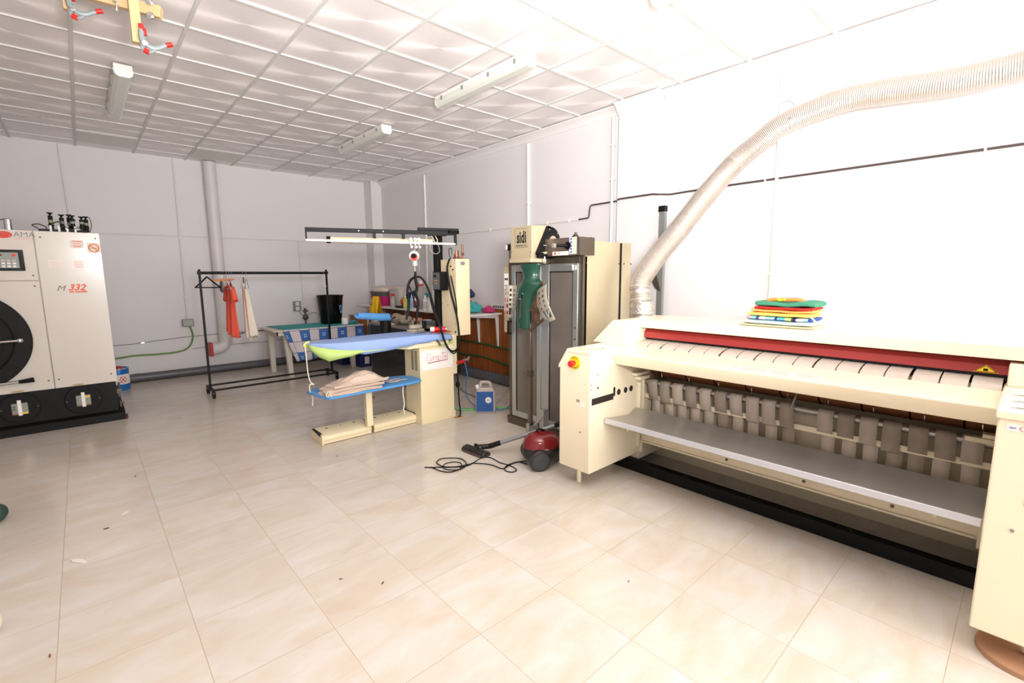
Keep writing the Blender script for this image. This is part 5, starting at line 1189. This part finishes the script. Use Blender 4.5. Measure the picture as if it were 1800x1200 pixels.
# ================= PLASTIC TABLE, CLOTH, BIN
def table():
    t=thing('plastic_table','white plastic garden table with thick legs by the back wall','table',(2.68,7.75,0))
    TP=mat('ivory_plastic',(214,206,192),.45,var=.02)
    obj('tabletop',MB().prism([(2.0,7.42),(2.07,7.35),(3.28,7.35),(3.35,7.42),(3.35,8.08),(3.28,8.15),(2.07,8.15),(2.0,8.08)],'z',.695,.72),TP,t,bevel=.006)
    obj('apron',MB().box(2.05,3.30,7.40,7.415,.64,.697).box(2.05,3.30,8.085,8.10,.64,.697).box(2.05,2.065,7.40,8.10,.64,.697).box(3.285,3.30,7.40,8.10,.64,.697),TP,t)
    for x,y,sx_,sy_ in ((2.20,7.50,.03,.03),(2.14,8.03,-.01,.02),(3.20,7.52,.03,.0),(3.22,8.03,.02,.02)):
        b=MB(); r1,r0=.045,.033
        A=[b.v((x+dx*r0+sx_,y+dy*r0-sy_,0)) for dx,dy in ((-1,-1),(1,-1),(1,1),(-1,1))]; B=[b.v((x+dx*r1,y+dy*r1,.70)) for dx,dy in ((-1,-1),(1,-1),(1,1),(-1,1))]
        b.f(A[::-1]); b.f(B)
        for i in range(4): b.f([A[i],A[(i+1)%4],B[(i+1)%4],B[i]])
        obj('leg',b,TP,t,bevel=.006)
    # checked oilcloth with hanging front
    m=bpy.data.materials.new('checked_cloth'); m.use_nodes=True; N=m.node_tree.nodes; L=m.node_tree.links; p=N['Principled BSDF']; p.inputs['Roughness'].default_value=.5
    uv=N.new('ShaderNodeUVMap'); sx=N.new('ShaderNodeSeparateXYZ'); L.new(uv.outputs[0],sx.inputs[0])
    u=sx.outputs[0]; v=sx.outputs[1]
    fu=mth(N,L,'FRACT',u); fv=mth(N,L,'FRACT',v)
    par=mth(N,L,'MULTIPLY',mth(N,L,'COMPARE',mth(N,L,'MODULO',mth(N,L,'FLOOR',u),2),mth(N,L,'MODULO',mth(N,L,'FLOOR',mth(N,L,'DIVIDE',v,2)),2),.1),mth(N,L,'LESS_THAN',mth(N,L,'MODULO',mth(N,L,'FLOOR',v),2),.5))
    lu=mth(N,L,'MINIMUM',fu,mth(N,L,'SUBTRACT',1,fu)); lv=mth(N,L,'MINIMUM',fv,mth(N,L,'SUBTRACT',1,fv))
    line=mth(N,L,'LESS_THAN',mth(N,L,'MINIMUM',lu,lv),.022)
    cu_=mth(N,L,'ABSOLUTE',mth(N,L,'SUBTRACT',fu,.5)); cv_=mth(N,L,'ABSOLUTE',mth(N,L,'SUBTRACT',fv,.5))
    mot=mth(N,L,'MULTIPLY',mth(N,L,'LESS_THAN',mth(N,L,'MAXIMUM',cu_,cv_),.15),mth(N,L,'GREATER_THAN',mth(N,L,'MINIMUM',cu_,cv_),.035))
    mot=mth(N,L,'MULTIPLY',mot,mth(N,L,'GREATER_THAN',mth(N,L,'MAXIMUM',cu_,cv_),.06))
    def mix(f,a,b):
        k=N.new('ShaderNodeMix'); k.data_type='RGBA'; L.new(f,k.inputs[0])
        for i,c in ((6,a),(7,b)):
            if isinstance(c,tuple): k.inputs[i].default_value=c
            else: L.new(c,k.inputs[i])
        return k.outputs[2]
    c1=mix(par,sr((206,198,198)),sr((44,98,168))); c2=mix(mth(N,L,'MULTIPLY',mot,par),c1,sr((190,205,225))); c3=mix(line,c2,sr((70,70,100)))
    L.new(c3,p.inputs['Base Color'])
    b=MB(); nu,nv=60,16; cell=.145
    uvl=None; G=[]
    def P(u,v):
        x=2.12+1.24*u
        drop=.47-(.14*max(0,u-.25)/.75)
        if v<.25: return (x,7.55-.21*(v/.25),.7225)
        if v<.31: k=(v-.25)/.06; return (x,7.34-.008*k,.7225-.012*k)
        k=(v-.31)/.69
        return (x+.16*k*max(0,(.35-u)/.35),7.332-.008*k+.014*k*math.sin(u*23),.7105-drop*k)
    uvs={}
    for i in range(nu+1):
        G.append([])
        for j in range(nv+1):
            pt=P(i/nu,j/nv); vt=b.v(pt); G[-1].append(vt)
            uvs[vt]=((2.12+1.24*i/nu-2.12)/cell+2.45,7.88+((.7225-pt[2])/.165) if j/nv>=.25 else 7.88-(.25-j/nv)*6)
    ul=b.b.loops.layers.uv.new('UVMap')
    for i in range(nu):
        for j in range(nv):
            f=b.f([G[i][j],G[i+1][j],G[i+1][j+1],G[i][j+1]])
            for l in f.loops: l[ul].uv=uvs[l.vert]
    obj('tablecloth',b,m,label='blue and white checked oilcloth hanging over the front of the plastic table',cat='tablecloth',solid=.002,nofix=True)
    b=MB(); b.grid(lambda u,v:(2.10+1.20*u+.05*(1-v)*(1-u),7.37+.72*v,.7265+.002*math.sin(u*15)*math.sin(v*9)),20,14)
    obj('towel',b,TEAL,label='flat turquoise towel covering the top of the plastic table',cat='towel',solid=.005)
    t=thing('bin','tall black plastic bin with a small blue sticker standing on the plastic table','bin',(3.02,7.80,.73))
    obj('bin_body',MB().lathe([(0,0),(.158,0),(.163,.01),(.205,.44),(.214,.445),(.216,.462),(.208,.466),(.200,.455),(.155,.02),(0,.015)],(3.02,7.82,.731),40),BLACKG,t)
    b=MB(); b.M=Matrix.Translation((3.12,7.647,.97))@Matrix.Rotation(.52,4,'Z')@Matrix.Rotation(math.radians(-5.5),4,'X')
    b.box(-.025,.025,-.004,.0,-.065,.065); s=obj('blue_sticker',b,mat('sticker_blue',(96,150,200),.4),t)
    b=MB(); b.M=Matrix.Translation((3.12,7.647,.97))@Matrix.Rotation(.52,4,'Z')@Matrix.Rotation(math.radians(-5.5),4,'X')
    b.box(-.014,.014,-.0055,-.0038,-.03,.03); obj('sticker_print',b,NAVY,s)
    obj('paper_roll',MB().cyl((3.12,7.50,.73),(3.12,7.50,.835),.052,n=28).cyl((3.12,7.50,.834),(3.12,7.50,.836),.02,n=16),PAPER,label='white paper roll standing beside the black bin',cat='paper roll',bevel=.004)
    b=MB(); b.tube([(3.20,7.50,.745),(3.24,7.50,.765),(3.28,7.52,.755),(3.33,7.54,.742)],.028,n=12,sq=.7); b.tube([(3.22,7.47,.745),(3.26,7.49,.775),(3.30,7.50,.75)],.018,n=10)
    obj('cloth',b,TEAL,label='crumpled turquoise cloth beside the white paper roll',cat='cloth')
table()
# ================= SHELF and its things
def shelf():
    Z=.985
    t=thing('wall_shelf','long white shelf on metal brackets along the wood panelled wall','shelf',(4.0,6.6,Z))
    obj('shelf_board',MB().box(3.736,4.294,4.95,8.39,Z-.022,Z),WHITEP,t,bevel=.003)
    for y in (5.03,5.46,6.15,6.50,7.55):
        obj('bracket',MB().prism([(4.292,Z-.022),(3.80,Z-.022),(3.80,Z-.04),(4.24,Z-.075),(4.275,.50),(4.292,.50)],'y',y-.009,y+.009),WHITEP,t)
    def bas(x0,x1,y0,y1,z0,z1,m_,tap=.82,lip=.012):
        b=MB(); cx=(x0+x1)/2; cy=(y0+y1)/2; hx=(x1-x0)/2; hy=(y1-y0)/2
        def R(f,z,hx_=hx,hy_=hy):
            r=[]
            for k in range(28):
                a=2*PI*k/28; c=math.copysign(abs(math.cos(a))**.5,math.cos(a)); s=math.copysign(abs(math.sin(a))**.5,math.sin(a))
                r.append(b.v((cx+c*hx_*f,cy+s*hy_*f,z)))
            return r
        rs=[R(tap,z0),R(.98,z1-lip),R(1.05,z1-lip),R(1.05,z1),R(.96,z1),R(tap*.94,z0+.01)]
        b.f(rs[0][::-1])
        for a,c in zip(rs,rs[1:]):
            for k in range(28): b.f([a[k],a[(k+1)%28],c[(k+1)%28],c[k]])
        b.f(rs[-1]); return b
    PK=mat('magenta_plastic',(200,36,120),.4)
    obj('basket',bas(3.80,4.18,7.55,8.06,Z,Z+.165,PK),PK,label='magenta plastic tub at the far end of the shelf',cat='tub')
    G_=mat('charcoal_tub',(104,98,98),.5)
    obj('basket',bas(3.81,4.17,7.56,8.10,Z+.165,Z+.245,G_,.9),G_,label='grey tub stacked on the magenta tub',cat='tub')
    b=MB(); b.lathe([(.19,0),(.20,.03),(.18,.065),(.13,.09),(.06,.105),(0,.108)],(3.99,7.83,Z+.235),24,.9,1.25)
    for v in b.b.verts: v.co.z+=.012*math.sin(v.co.y*40)*math.cos(v.co.x*33)
    obj('cloth',b,mat('speckled_cloth',(214,200,188),.9,var=.35,scale=45,bump=.4,bscale=50),label='heap of speckled whitish cloth in the grey tub',cat='cloth')
    b=MB()
    P=[(.00,.15),(.03,.145),(.05,.06),(.075,.0),(.09,-.06),(.085,-.13),(.06,-.165)]
    def YB(u,v):
        prof=[(-.02,.165),(-.035,.13),(-.055,.06),(-.075,-.01),(-.09,-.08),(-.085,-.14),(-.06,-.175)]
        k=v*6; i=min(5,int(k)); f=k-i; dx=prof[i][0]*(1-f)+prof[i+1][0]*f; dz=prof[i][1]*(1-f)+prof[i+1][1]*f
        w=.09+.06*min(1,v*1.6); y=7.54+(u-.5)*2*w+.02*(1-v)
        return (3.735+dx+.012*math.sin(u*17+v*5)-.03*math.sin(PI*u),y,Z+.01+dz)
    b.grid(YB,18,18); b.grid(lambda u,v:(3.728-.0*u,YB(u,v)[1],YB(u,v)[2]),18,18); bmesh.ops.remove_doubles(b.b,verts=b.b.verts,dist=.003)
    yb=thing('plastic_bag','bright yellow plastic bag drooping over the front edge of the shelf','bag',(3.69,7.54,.82))
    obj('bag_body',b,mat('yellow_bag',(238,186,20),.35,var=.12,bump=.5,bscale=18),yb)
    text('bag_print','W',.07,PRINTB,yb,(3.632,7.60,Z+.03),**NX)
    MILK=mat('milky_container',(222,216,208),.35,trans=.25,var=.02)
    obj('storage_box',bas(3.87,4.22,7.05,7.48,Z,Z+.30,MILK,.92),MILK,label='tall milky plastic storage box right of the magenta tub',cat='box')
    obj('cloth',MB().lathe([(.15,0),(.16,.02),(.12,.045),(.05,.055),(0,.056)],(4.04,7.26,Z+.285),20,.9,1.2),MATS['speckled_cloth'],label='speckled cloth in the milky storage box',cat='cloth')
    # spray bottle
    s=thing('spray_bottle','clear spray bottle with red trigger in front of the milky box','bottle',(3.79,7.12,Z))
    obj('bottle_body',MB().lathe([(0,0),(.042,0),(.046,.01),(.046,.09),(.036,.13),(.018,.165),(.015,.19),(0,.19)],(3.79,7.12,Z),20),mat('clear_bottle',(206,206,190),.2,trans=.4),s)
    obj('red_trigger',MB().box(3.77,3.81,7.085,7.15,Z+.19,Z+.225).box(3.775,3.80,7.15,7.17,Z+.205,Z+.222).tube([(3.785,7.13,Z+.20),(3.785,7.15,Z+.17),(3.785,7.14,Z+.145)],.007,n=6),REDP,s,bevel=.004)
    obj('tray',MB().box(3.76,4.0,6.80,7.0,Z,Z+.035),mat('dark_tray',(54,36,28),.6),label='small dark tray on the shelf beside the yellow green bottle',cat='tray',bevel=.004)
    obj('snack_bag',MB().sph((3.88,6.92,Z+.10),.062,18,.8,1.1,1.05),mat('red_white_wrapper',(205,70,54),.5,var=.6,scale=40),label='red and white crumpled package lying on the dark tray',cat='package')
    def bottle(x,y,h,r,mb_,mc,label,labm=None,tip=True,sx=.8):
        q=thing('bottle',label,'bottle',(x,y,Z),'cleaning bottles on the shelf')
        obj('bottle_body',MB().lathe([(0,0),(r*.95,0),(r,.008),(r,h*.62),(r*.8,h*.72),(r*.36,h*.78),(r*.34,h*.82),(0,h*.82)],(x,y,Z),22,sx,1),mb_,q)
        obj('cap',MB().lathe([(r*.42,h*.80),(r*.42,h*.86),(r*.25,h*.92),(r*.12,h),(0,h)],(x,y,Z),16),mc,q)
        if labm: obj('label',MB().lathe([(r*1.015,h*.12),(r*1.02,h*.13),(r*1.02,h*.56),(r*1.015,h*.57)],(x,y,Z),22,sx,1),labm,q)
        return q
    bottle(3.80,6.73,.225,.040,mat('lime_liquid',(198,206,120),.3,trans=.15),WHITEP,'yellow green bottle, leftmost of the row of small bottles',mat('lime_label',(216,214,110),.4))
    bottle(3.80,6.64,.20,.034,MATS['lime_liquid'],YELLOW,'pale yellow bottle behind the hanging iron cables')
    bottle(3.81,6.54,.24,.038,mat('pale_blue_plastic',(150,190,214),.3),WHITEP,'light blue bottle with a white nozzle')
    q=bottle(3.80,6.40,.235,.047,WHITEP,WHITEP,'white bottle with a red and navy label',mat('red_label',(196,40,52),.4))
    obj('navy_stripe',MB().box(3.758,3.763,6.375,6.390,Z+.05,Z+.13),NAVY,q)
    bottle(3.83,6.19,.23,.045,WHITEP,WHITEP,'white bottle with faint grey print, left of the nozzle bottle',mat('grey_label',(206,204,208),.4))
    bottle(3.81,6.03,.24,.042,WHITEP,WHITEP,'plain white bottle with a pointed nozzle at the right end of the row')
    # large jugs
    J=thing('jug','tall pale translucent jug with a red and white cap','jug',(3.98,6.54,Z))
    obj('jug_body',MB().lathe([(0,0),(.09,0),(.095,.01),(.095,.27),(.07,.33),(.035,.36),(.033,.385),(0,.385)],(3.98,6.54,Z),28,.8,1),mat('smoky_plastic',(208,200,196),.3,trans=.3),J)
    obj('red_collar',MB().cyl((3.98,6.54,Z+.355),(3.98,6.54,Z+.385),.042,n=20),REDP,J); obj('white_cap',MB().cyl((3.98,6.54,Z+.385),(3.98,6.54,Z+.445),.027,n=18),WHITEP,J,bevel=.003)
    J=thing('jug','big flat white jug with a teal and navy label','jug',(3.98,6.10,Z))
    obj('jug_body',MB().box(3.92,4.06,6.12,6.42,Z,Z+.37),MATS['milky_container'],J,bevel=.02)
    b=MB().box(3.916,3.921,6.14,6.33,Z+.01,Z+.25); lab=obj('teal_label',b,TEAL,J)
    obj('navy_wave',MB().prism([(6.14,Z+.01),(6.28,Z+.01),(6.325,Z+.12),(6.28,Z+.155),(6.14,Z+.185)],'x',3.9145,3.917),mat('navy_print',(20,50,116),.4),lab)
    obj('white_wave',MB().prism([(6.325,Z+.125),(6.28,Z+.160),(6.14,Z+.188),(6.14,Z+.205),(6.28,Z+.18),(6.33,Z+.145)],'x',3.9145,3.917),PAPER,lab)
    obj('storage_box',MB().box(4.08,4.26,6.66,7.0,Z,Z+.20),MATS['milky_container'],label='low milky box under the navy cloth, behind the small bottles',cat='box',bevel=.01)
    b=MB()
    b.grid(lambda u,v:(3.99+.24*v-.01*math.sin(u*12),6.60+.42*u,Z+.215+.10*math.sin(PI*v*.5)*(1-.55*u)+.012*math.sin(u*14)),16,10)
    b.grid(lambda u,v:(3.99-.004-.01*math.sin(u*12+v*4),6.60+.42*u,Z+.215+.012*math.sin(u*14)-.12*v*(.7+.3*math.sin(u*9))),16,8)
    obj('cloth',b,NAVY,label='dark navy cloth draped over the low milky box',cat='cloth',solid=.004)
    # right end of the shelf
    def lump(nm,c,r,m_,lb,ct,sx=1,sy=1,sz=1,sd=1):
        b=MB().sph(c,r,22,sx,sy,sz); rr=random.Random(sd); p=[rr.uniform(10,34) for _ in range(3)]
        for v in b.b.verts:
            d=(v.co-Vector(c)); k=1+.10*math.sin(v.co.y*p[0]*2)*math.cos(v.co.z*p[1]*2)+.06*math.sin(v.co.x*p[2]*3)
            v.co=Vector(c)+d*k
        for v in b.b.verts:
            f=(v.co.z-(c[2]-r*sz))/(2*r*sz); v.co.z=max(Z+.001,Z+max(0,f)**1.2*2*r*sz*(1-.28*abs(math.sin(v.co.y*p[0]*1.3)))); k=1+.35*(1-f); v.co.x=min(4.285,c[0]+(v.co.x-c[0])*k); v.co.y=c[1]+(v.co.y-c[1])*k
            if nm=='bag' and sd==5: v.co.z+=.19
        obj(nm,b,m_,label=lb,cat=ct)
    lump('cloth',(4.0,5.22,Z+.093),.105,TEAL,'bundle of turquoise cloth on the near end of the shelf','cloth',.9,1.15,.85,2)
    lump('cloth',(4.16,5.08,Z+.052),.065,mat('magenta_towel',(190,50,110),.9,bump=.3),'small magenta cloth beside the turquoise bundle','cloth',1.0,1.5,.78,3)
    lump('bag',(4.15,5.50,Z+.10),.10,mat('red_bag',(196,52,44),.5,var=.4,scale=40),'red bundle behind the boiler box on the shelf','bag',.9,1.1,.95,4)
    lump('bag',(4.17,5.56,Z+.085),.085,NAVY,'navy bundle lying on top of the red bundle','bag',.9,1.2,.9,5)
shelf()
# ================= dark desk, boxes under and behind
def clutter():
    t=thing('black_cabinet','low black cabinet with a grey tray top behind the ironing table','cabinet',(3.42,6.05,0))
    obj('cabinet_body',MB().box(3.15,3.70,5.5,6.65,0,.79),BLACKG,t,bevel=.006)
    obj('tray_top',MB().box(3.13,3.72,5.48,6.66,.79,.815),mat('tray_grey',(126,120,114),.4),t,bevel=.004)
    obj('tray_rim',MB().box(3.60,3.72,5.48,6.2,.815,.86),GREYP,t,bevel=.004)
    obj('lock',MB().cyl((3.13,6.05,.70),(3.15,6.05,.70),.012,n=12),CHROME,t)
    obj('draped_film',MB().prism([(6.45,0),(6.66,.0),(6.60,.2),(6.52,.30),(6.64,.46),(6.64,.55),(5.6,.60),(5.6,0)],'x',3.135,3.149),mat('black_film',(18,18,18),.25,bump=.4,bscale=8),t)
    def cl(c,r,sx,sy,sz,lb,m_,sd):
        b=MB().sph(c,r,20,sx,sy,sz); rr=random.Random(sd); p=[rr.uniform(8,20) for _ in range(3)]
        for v in b.b.verts:
            d=v.co-Vector(c); v.co=Vector(c)+d*(1+.14*math.sin(v.co.y*p[0]*3)*math.cos(v.co.z*p[1]*3))
        obj('cloth',b,m_,label=lb,cat='cloth')
    cl((3.34,6.18,.895),.088,.9,1,.9,'taupe cloth ball on the black cabinet beside the sleeve board',mat('taupe_cloth',(158,138,122),.9,bump=.3),1)
    cl((3.36,5.98,.885),.10,.9,1.15,.68,'grey beige crumpled cloth in the middle of the black cabinet top',mat('stone_cloth',(168,156,140),.9,bump=.3),2)
    cl((3.36,5.75,.845),.055,1,1.3,.55,'small cloth scrap on the black cabinet nearest the iron',MATS['stone_cloth'],3)
    obj('plate',MB().cyl((3.21,6.10,.817),(3.21,6.10,.827),.05,.06,n=24),PAPER,label='small white dish on the edge of the black cabinet',cat='dish')
    obj('cardboard_box',MB().box(3.505,3.9,7.1,7.75,0,.42),mat('white_carton',(206,202,200),.6),label='big white box on the floor under the shelf',cat='box',bevel=.005)
    t=thing('packet','packet with a picture of a grey mop, standing on the white box','packet',(3.56,7.43,.42))
    obj('packet_body',MB().box(3.53,3.60,7.29,7.58,.42,.80),mat('packet_paper',(206,200,190),.5),t,bevel=.003)
    q=MB()
    for k in range(9): q.tube([(3.527,7.44,.74),(3.526,7.36+k*.02,.66),(3.527,7.335+k*.025,.50)],.009,n=6,sq=.5)
    obj('mop_picture',q,mat('mop_grey',(120,120,118),.7,var=.3,scale=60),t)
    obj('mop_head_picture',MB().cyl((3.526,7.44,.74),(3.529,7.44,.74),.04,n=20),mat('mop_dark',(70,74,80),.6),t)
    t=thing('wooden_crate','reddish brown wooden cupboard in the corner under the shelf','cupboard',(3.8,8.0,0))
    obj('cupboard_body',MB().box(3.56,4.10,7.80,8.32,0,.80),WOOD,t,bevel=.004)
    obj('cupboard_top',MB().box(3.54,4.11,7.78,8.33,.80,.815),mat('beige_top',(190,150,120),.5),t)
    BLC=mat('navy_crate',(22,42,104),.5,var=.15)
    for x0,x1,y0,y1,h,lb in ((3.16,3.46,7.80,8.30,.30,'dark blue carton under the back right corner of the plastic table'),(3.30,3.495,7.40,7.74,.27,'dark blue carton with a white triangle, beside the white box')):
        q=thing('carton',lb,'box',((x0+x1)/2,(y0+y1)/2,0))
        obj('carton_body',MB().box(x0,x1,y0,y1,0,h),BLC,q,bevel=.004)
        if h<.3:
            obj('white_triangle',MB().prism([(7.70,.14),(7.62,.14),(7.655,.22)],'x',x0-.002,x0-.0005),PAPER,q)
            obj('white_panel',MB().box(3.38,3.46,y0-.002,y0-.0005,.05,.17),PAPER,q)
            obj('red_flap',MB().box(x0+.02,x1-.02,y0+.03,y1-.03,h,h+.01),RED,q)
    q=thing('bucket','white and blue container on the floor behind the plastic table end','container',(3.42,8.05,.3))
    obj('container_body',MB().lathe([(0,0),(.09,0),(.095,.02),(.095,.30),(.08,.34),(0,.34)],(3.43,8.02,.31),24),WHITEP,q)
    obj('blue_band',MB().lathe([(.096,.06),(.0965,.07),(.0965,.22),(.096,.23)],(3.43,8.02,.31),24),BLUE,q)
clutter()
# ================= VACUUM CLEANER
def vacuum():
    t=thing('vacuum_cleaner','red and black cylinder vacuum cleaner half hidden by the ironer','vacuum cleaner',(2.62,2.50,0))
    VR=mat('vacuum_red',(118,6,14),.22,.1,coat=.5)
    VB=mat('vacuum_black',(30,30,31),.38)
    M=Matrix.Translation((2.60,2.53,0))@Matrix.Rotation(math.radians(-28),4,'Z')
    def q():
        b=MB(); b.M=M; return b
    b=q(); b.sph((0,0,.128),.16,32,1.02,.77,.74); obj('lower_body',b,VB,t)
    b=q(); b.lathe([(.157,.0),(.155,.03),(.14,.07),(.11,.10),(.06,.118),(0,.122)],(0,0,.150),36,1.0,.76); obj('red_cover',b,VR,t)
    for s in (-1,1):
        w=MB(); w.M=M; y=s*.128
        w.cyl((-.055,y-.022,.083),(-.055,y+.022,.083),.083,n=40); wh=obj('wheel',w,VB,t,bevel=.008)
        w=MB(); w.M=M; w.cyl((-.055,y+s*.0225,.083),(-.055,y+s*.026,.083),.062,n=36); obj('hub_cap',w,mat('hub_grey',(44,44,46),.4),wh)
    b=q(); b.cyl((-.02,.02,.245),(-.02,.02,.262),.03,n=20).tube([(-.05,.02,.25),(-.02,.02,.285),(.03,.02,.27)],.009,n=8); obj('carry_handle',b,BLACK,t)
    b=q(); b.cyl((.13,0,.04),(.13,.03,.04),.035,n=18); obj('front_castor',b,VB,t)
    obj('slot_detail',MB().tube([(2.475,2.56,.215),(2.478,2.535,.205)],.007,n=6),BLACK,t)
    # tube, floor head, hose
    t=thing('vacuum_wand','grey vacuum tube with a black floor brush lying behind the red vacuum','vacuum attachment',(2.5,2.9,0))
    A=Vector((2.44,3.0,.06)); B=Vector((2.95,2.50,.30))
    d=B-A
    obj('tube_pipe',MB().cyl(A+d*.12,A+d*.80,.0165,n=16),mat('vacuum_grey_tube',(146,148,152),.35,.5),t)
    obj('tube_cuff',MB().cyl(A,A+d*.14,.022,n=16),BLACK,t); obj('hose_grip',MB().cyl(A+d*.78,B,.021,n=16),BLACK,t)
    M=Matrix.Translation((2.35,3.07,0))@Matrix.Rotation(math.radians(-86),4,'Z')
    b=MB(); b.M=M; b.prism([(-.045,.006),(.05,.006),(.05,.028),(.02,.050),(-.03,.042),(-.045,.022)],'x',-.135,.135); obj('floor_brush',b,VB,t,bevel=.006)
    b=MB(); b.M=M; b.box(-.115,.115,-.051,-.044,.012,.022); obj('brush_strip',b,mat('brush_brown',(96,72,58),.8,var=.4,scale=80),t)
    b=MB(); b.M=M; b.box(-.12,.12,-.012,-.006,.043,.052); obj('steel_strip',b,DARKM,t)
    obj('swivel_neck',MB().tube([(2.365,3.06,.045),(2.40,3.04,.055),(2.44,3.0,.06)],.022,n=12).sph((2.38,3.05,.05),.030,12),VB,t)
    obj('pedal_switch',MB().sph((2.385,3.11,.055),.018,12,1,1,.8),BLACK,t)
    b=MB()
    for pts,h in (([(1.869,3.107),(1.906,3.069),(1.981,3.007),(2.087,2.916),(2.165,2.903),(2.319,2.949),(2.376,2.903),(2.365,2.777),(2.382,2.688),(2.375,2.588),(2.342,2.561),(2.306,2.572),(2.295,2.628),(2.360,2.685),(2.459,2.689),(2.549,2.648)],.005),([(1.906,3.069),(1.916,2.959),(1.952,2.892),(2.016,2.877),(2.102,2.890),(2.154,2.938),(2.178,3.041),(2.125,3.117),(2.055,3.156),(1.988,3.118),(1.976,3.050),(1.990,2.995),(2.058,2.935),(2.167,2.906),(2.199,2.901),(2.278,2.785),(2.290,2.679),(2.315,2.655),(2.403,2.680),(2.475,2.675),(2.499,2.591)],.0085),([(1.974,3.009),(2.020,3.039),(2.087,3.025),(2.118,2.971),(2.089,2.913),(2.041,2.876),(1.989,2.898),(1.960,2.952),(1.974,3.009)],.012)):
        b.tube([(x,y,h) for x,y in pts],.0042,n=6,sub=8)
    obj('power_cord',b,RUBBER,label='thin black power cord looped on the tiled floor beside the vacuum',cat='cord')
vacuum()
# scraps on the floor
SC=mat('paper_scrap',(232,226,216),.8)
def pxscrap(x,y,s,m_,lb):
    b=MB(); b.M=Matrix.Translation((x,y,.001))@Matrix.Rotation(x*7,4,'Z'); b.prism([(-s,-s*.2),(-.3*s,-s*.35),(s*.8,-s*.1),(s,s*.15),(.1*s,s*.3),(-.7*s,s*.1)],'z',0,.004)
    obj('floor_scrap',b,m_,label=lb,cat='debris',group='bits of debris on the floor')
for x,y,s,m_,lb in ((-.156,3.305,.055,SC,'white paper scrap, largest bit of debris on the left floor'),(.063,3.801,.02,SC,'small white scrap on the floor farther back than the large paper scrap'),(-.034,3.638,.014,DARKM,'dark speck on the floor behind the large paper scrap'),(-.241,2.517,.012,BROWN,'reddish speck on the floor nearest the bottom left corner'),(.161,4.482,.012,DARKM,'dark speck on the floor in front of the dry cleaning machine'),
  (.818,2.197,.008,DARKM,'dark fleck on the floor at the bottom middle, left one'),(.959,2.025,.010,DARKM,'dark fleck on the floor at the bottom middle, right one'),(1.456,3.816,.018,GREYP,'grey flat spot on the floor in front of the foot pedals'),(1.862,1.21,.008,BROWN,'brown fleck on the floor left of the ironer')):
    pxscrap(x,y,s,m_,lb)
obj('rust_stain',MB().lathe([(0,.0015),(.05,.001),(.055,0)],(2.86,4.03,0),20,1,.5),mat('rust_orange',(186,112,52),.8,var=.4,scale=30),label='small orange rust stain on the floor at the column foot',cat='stain')
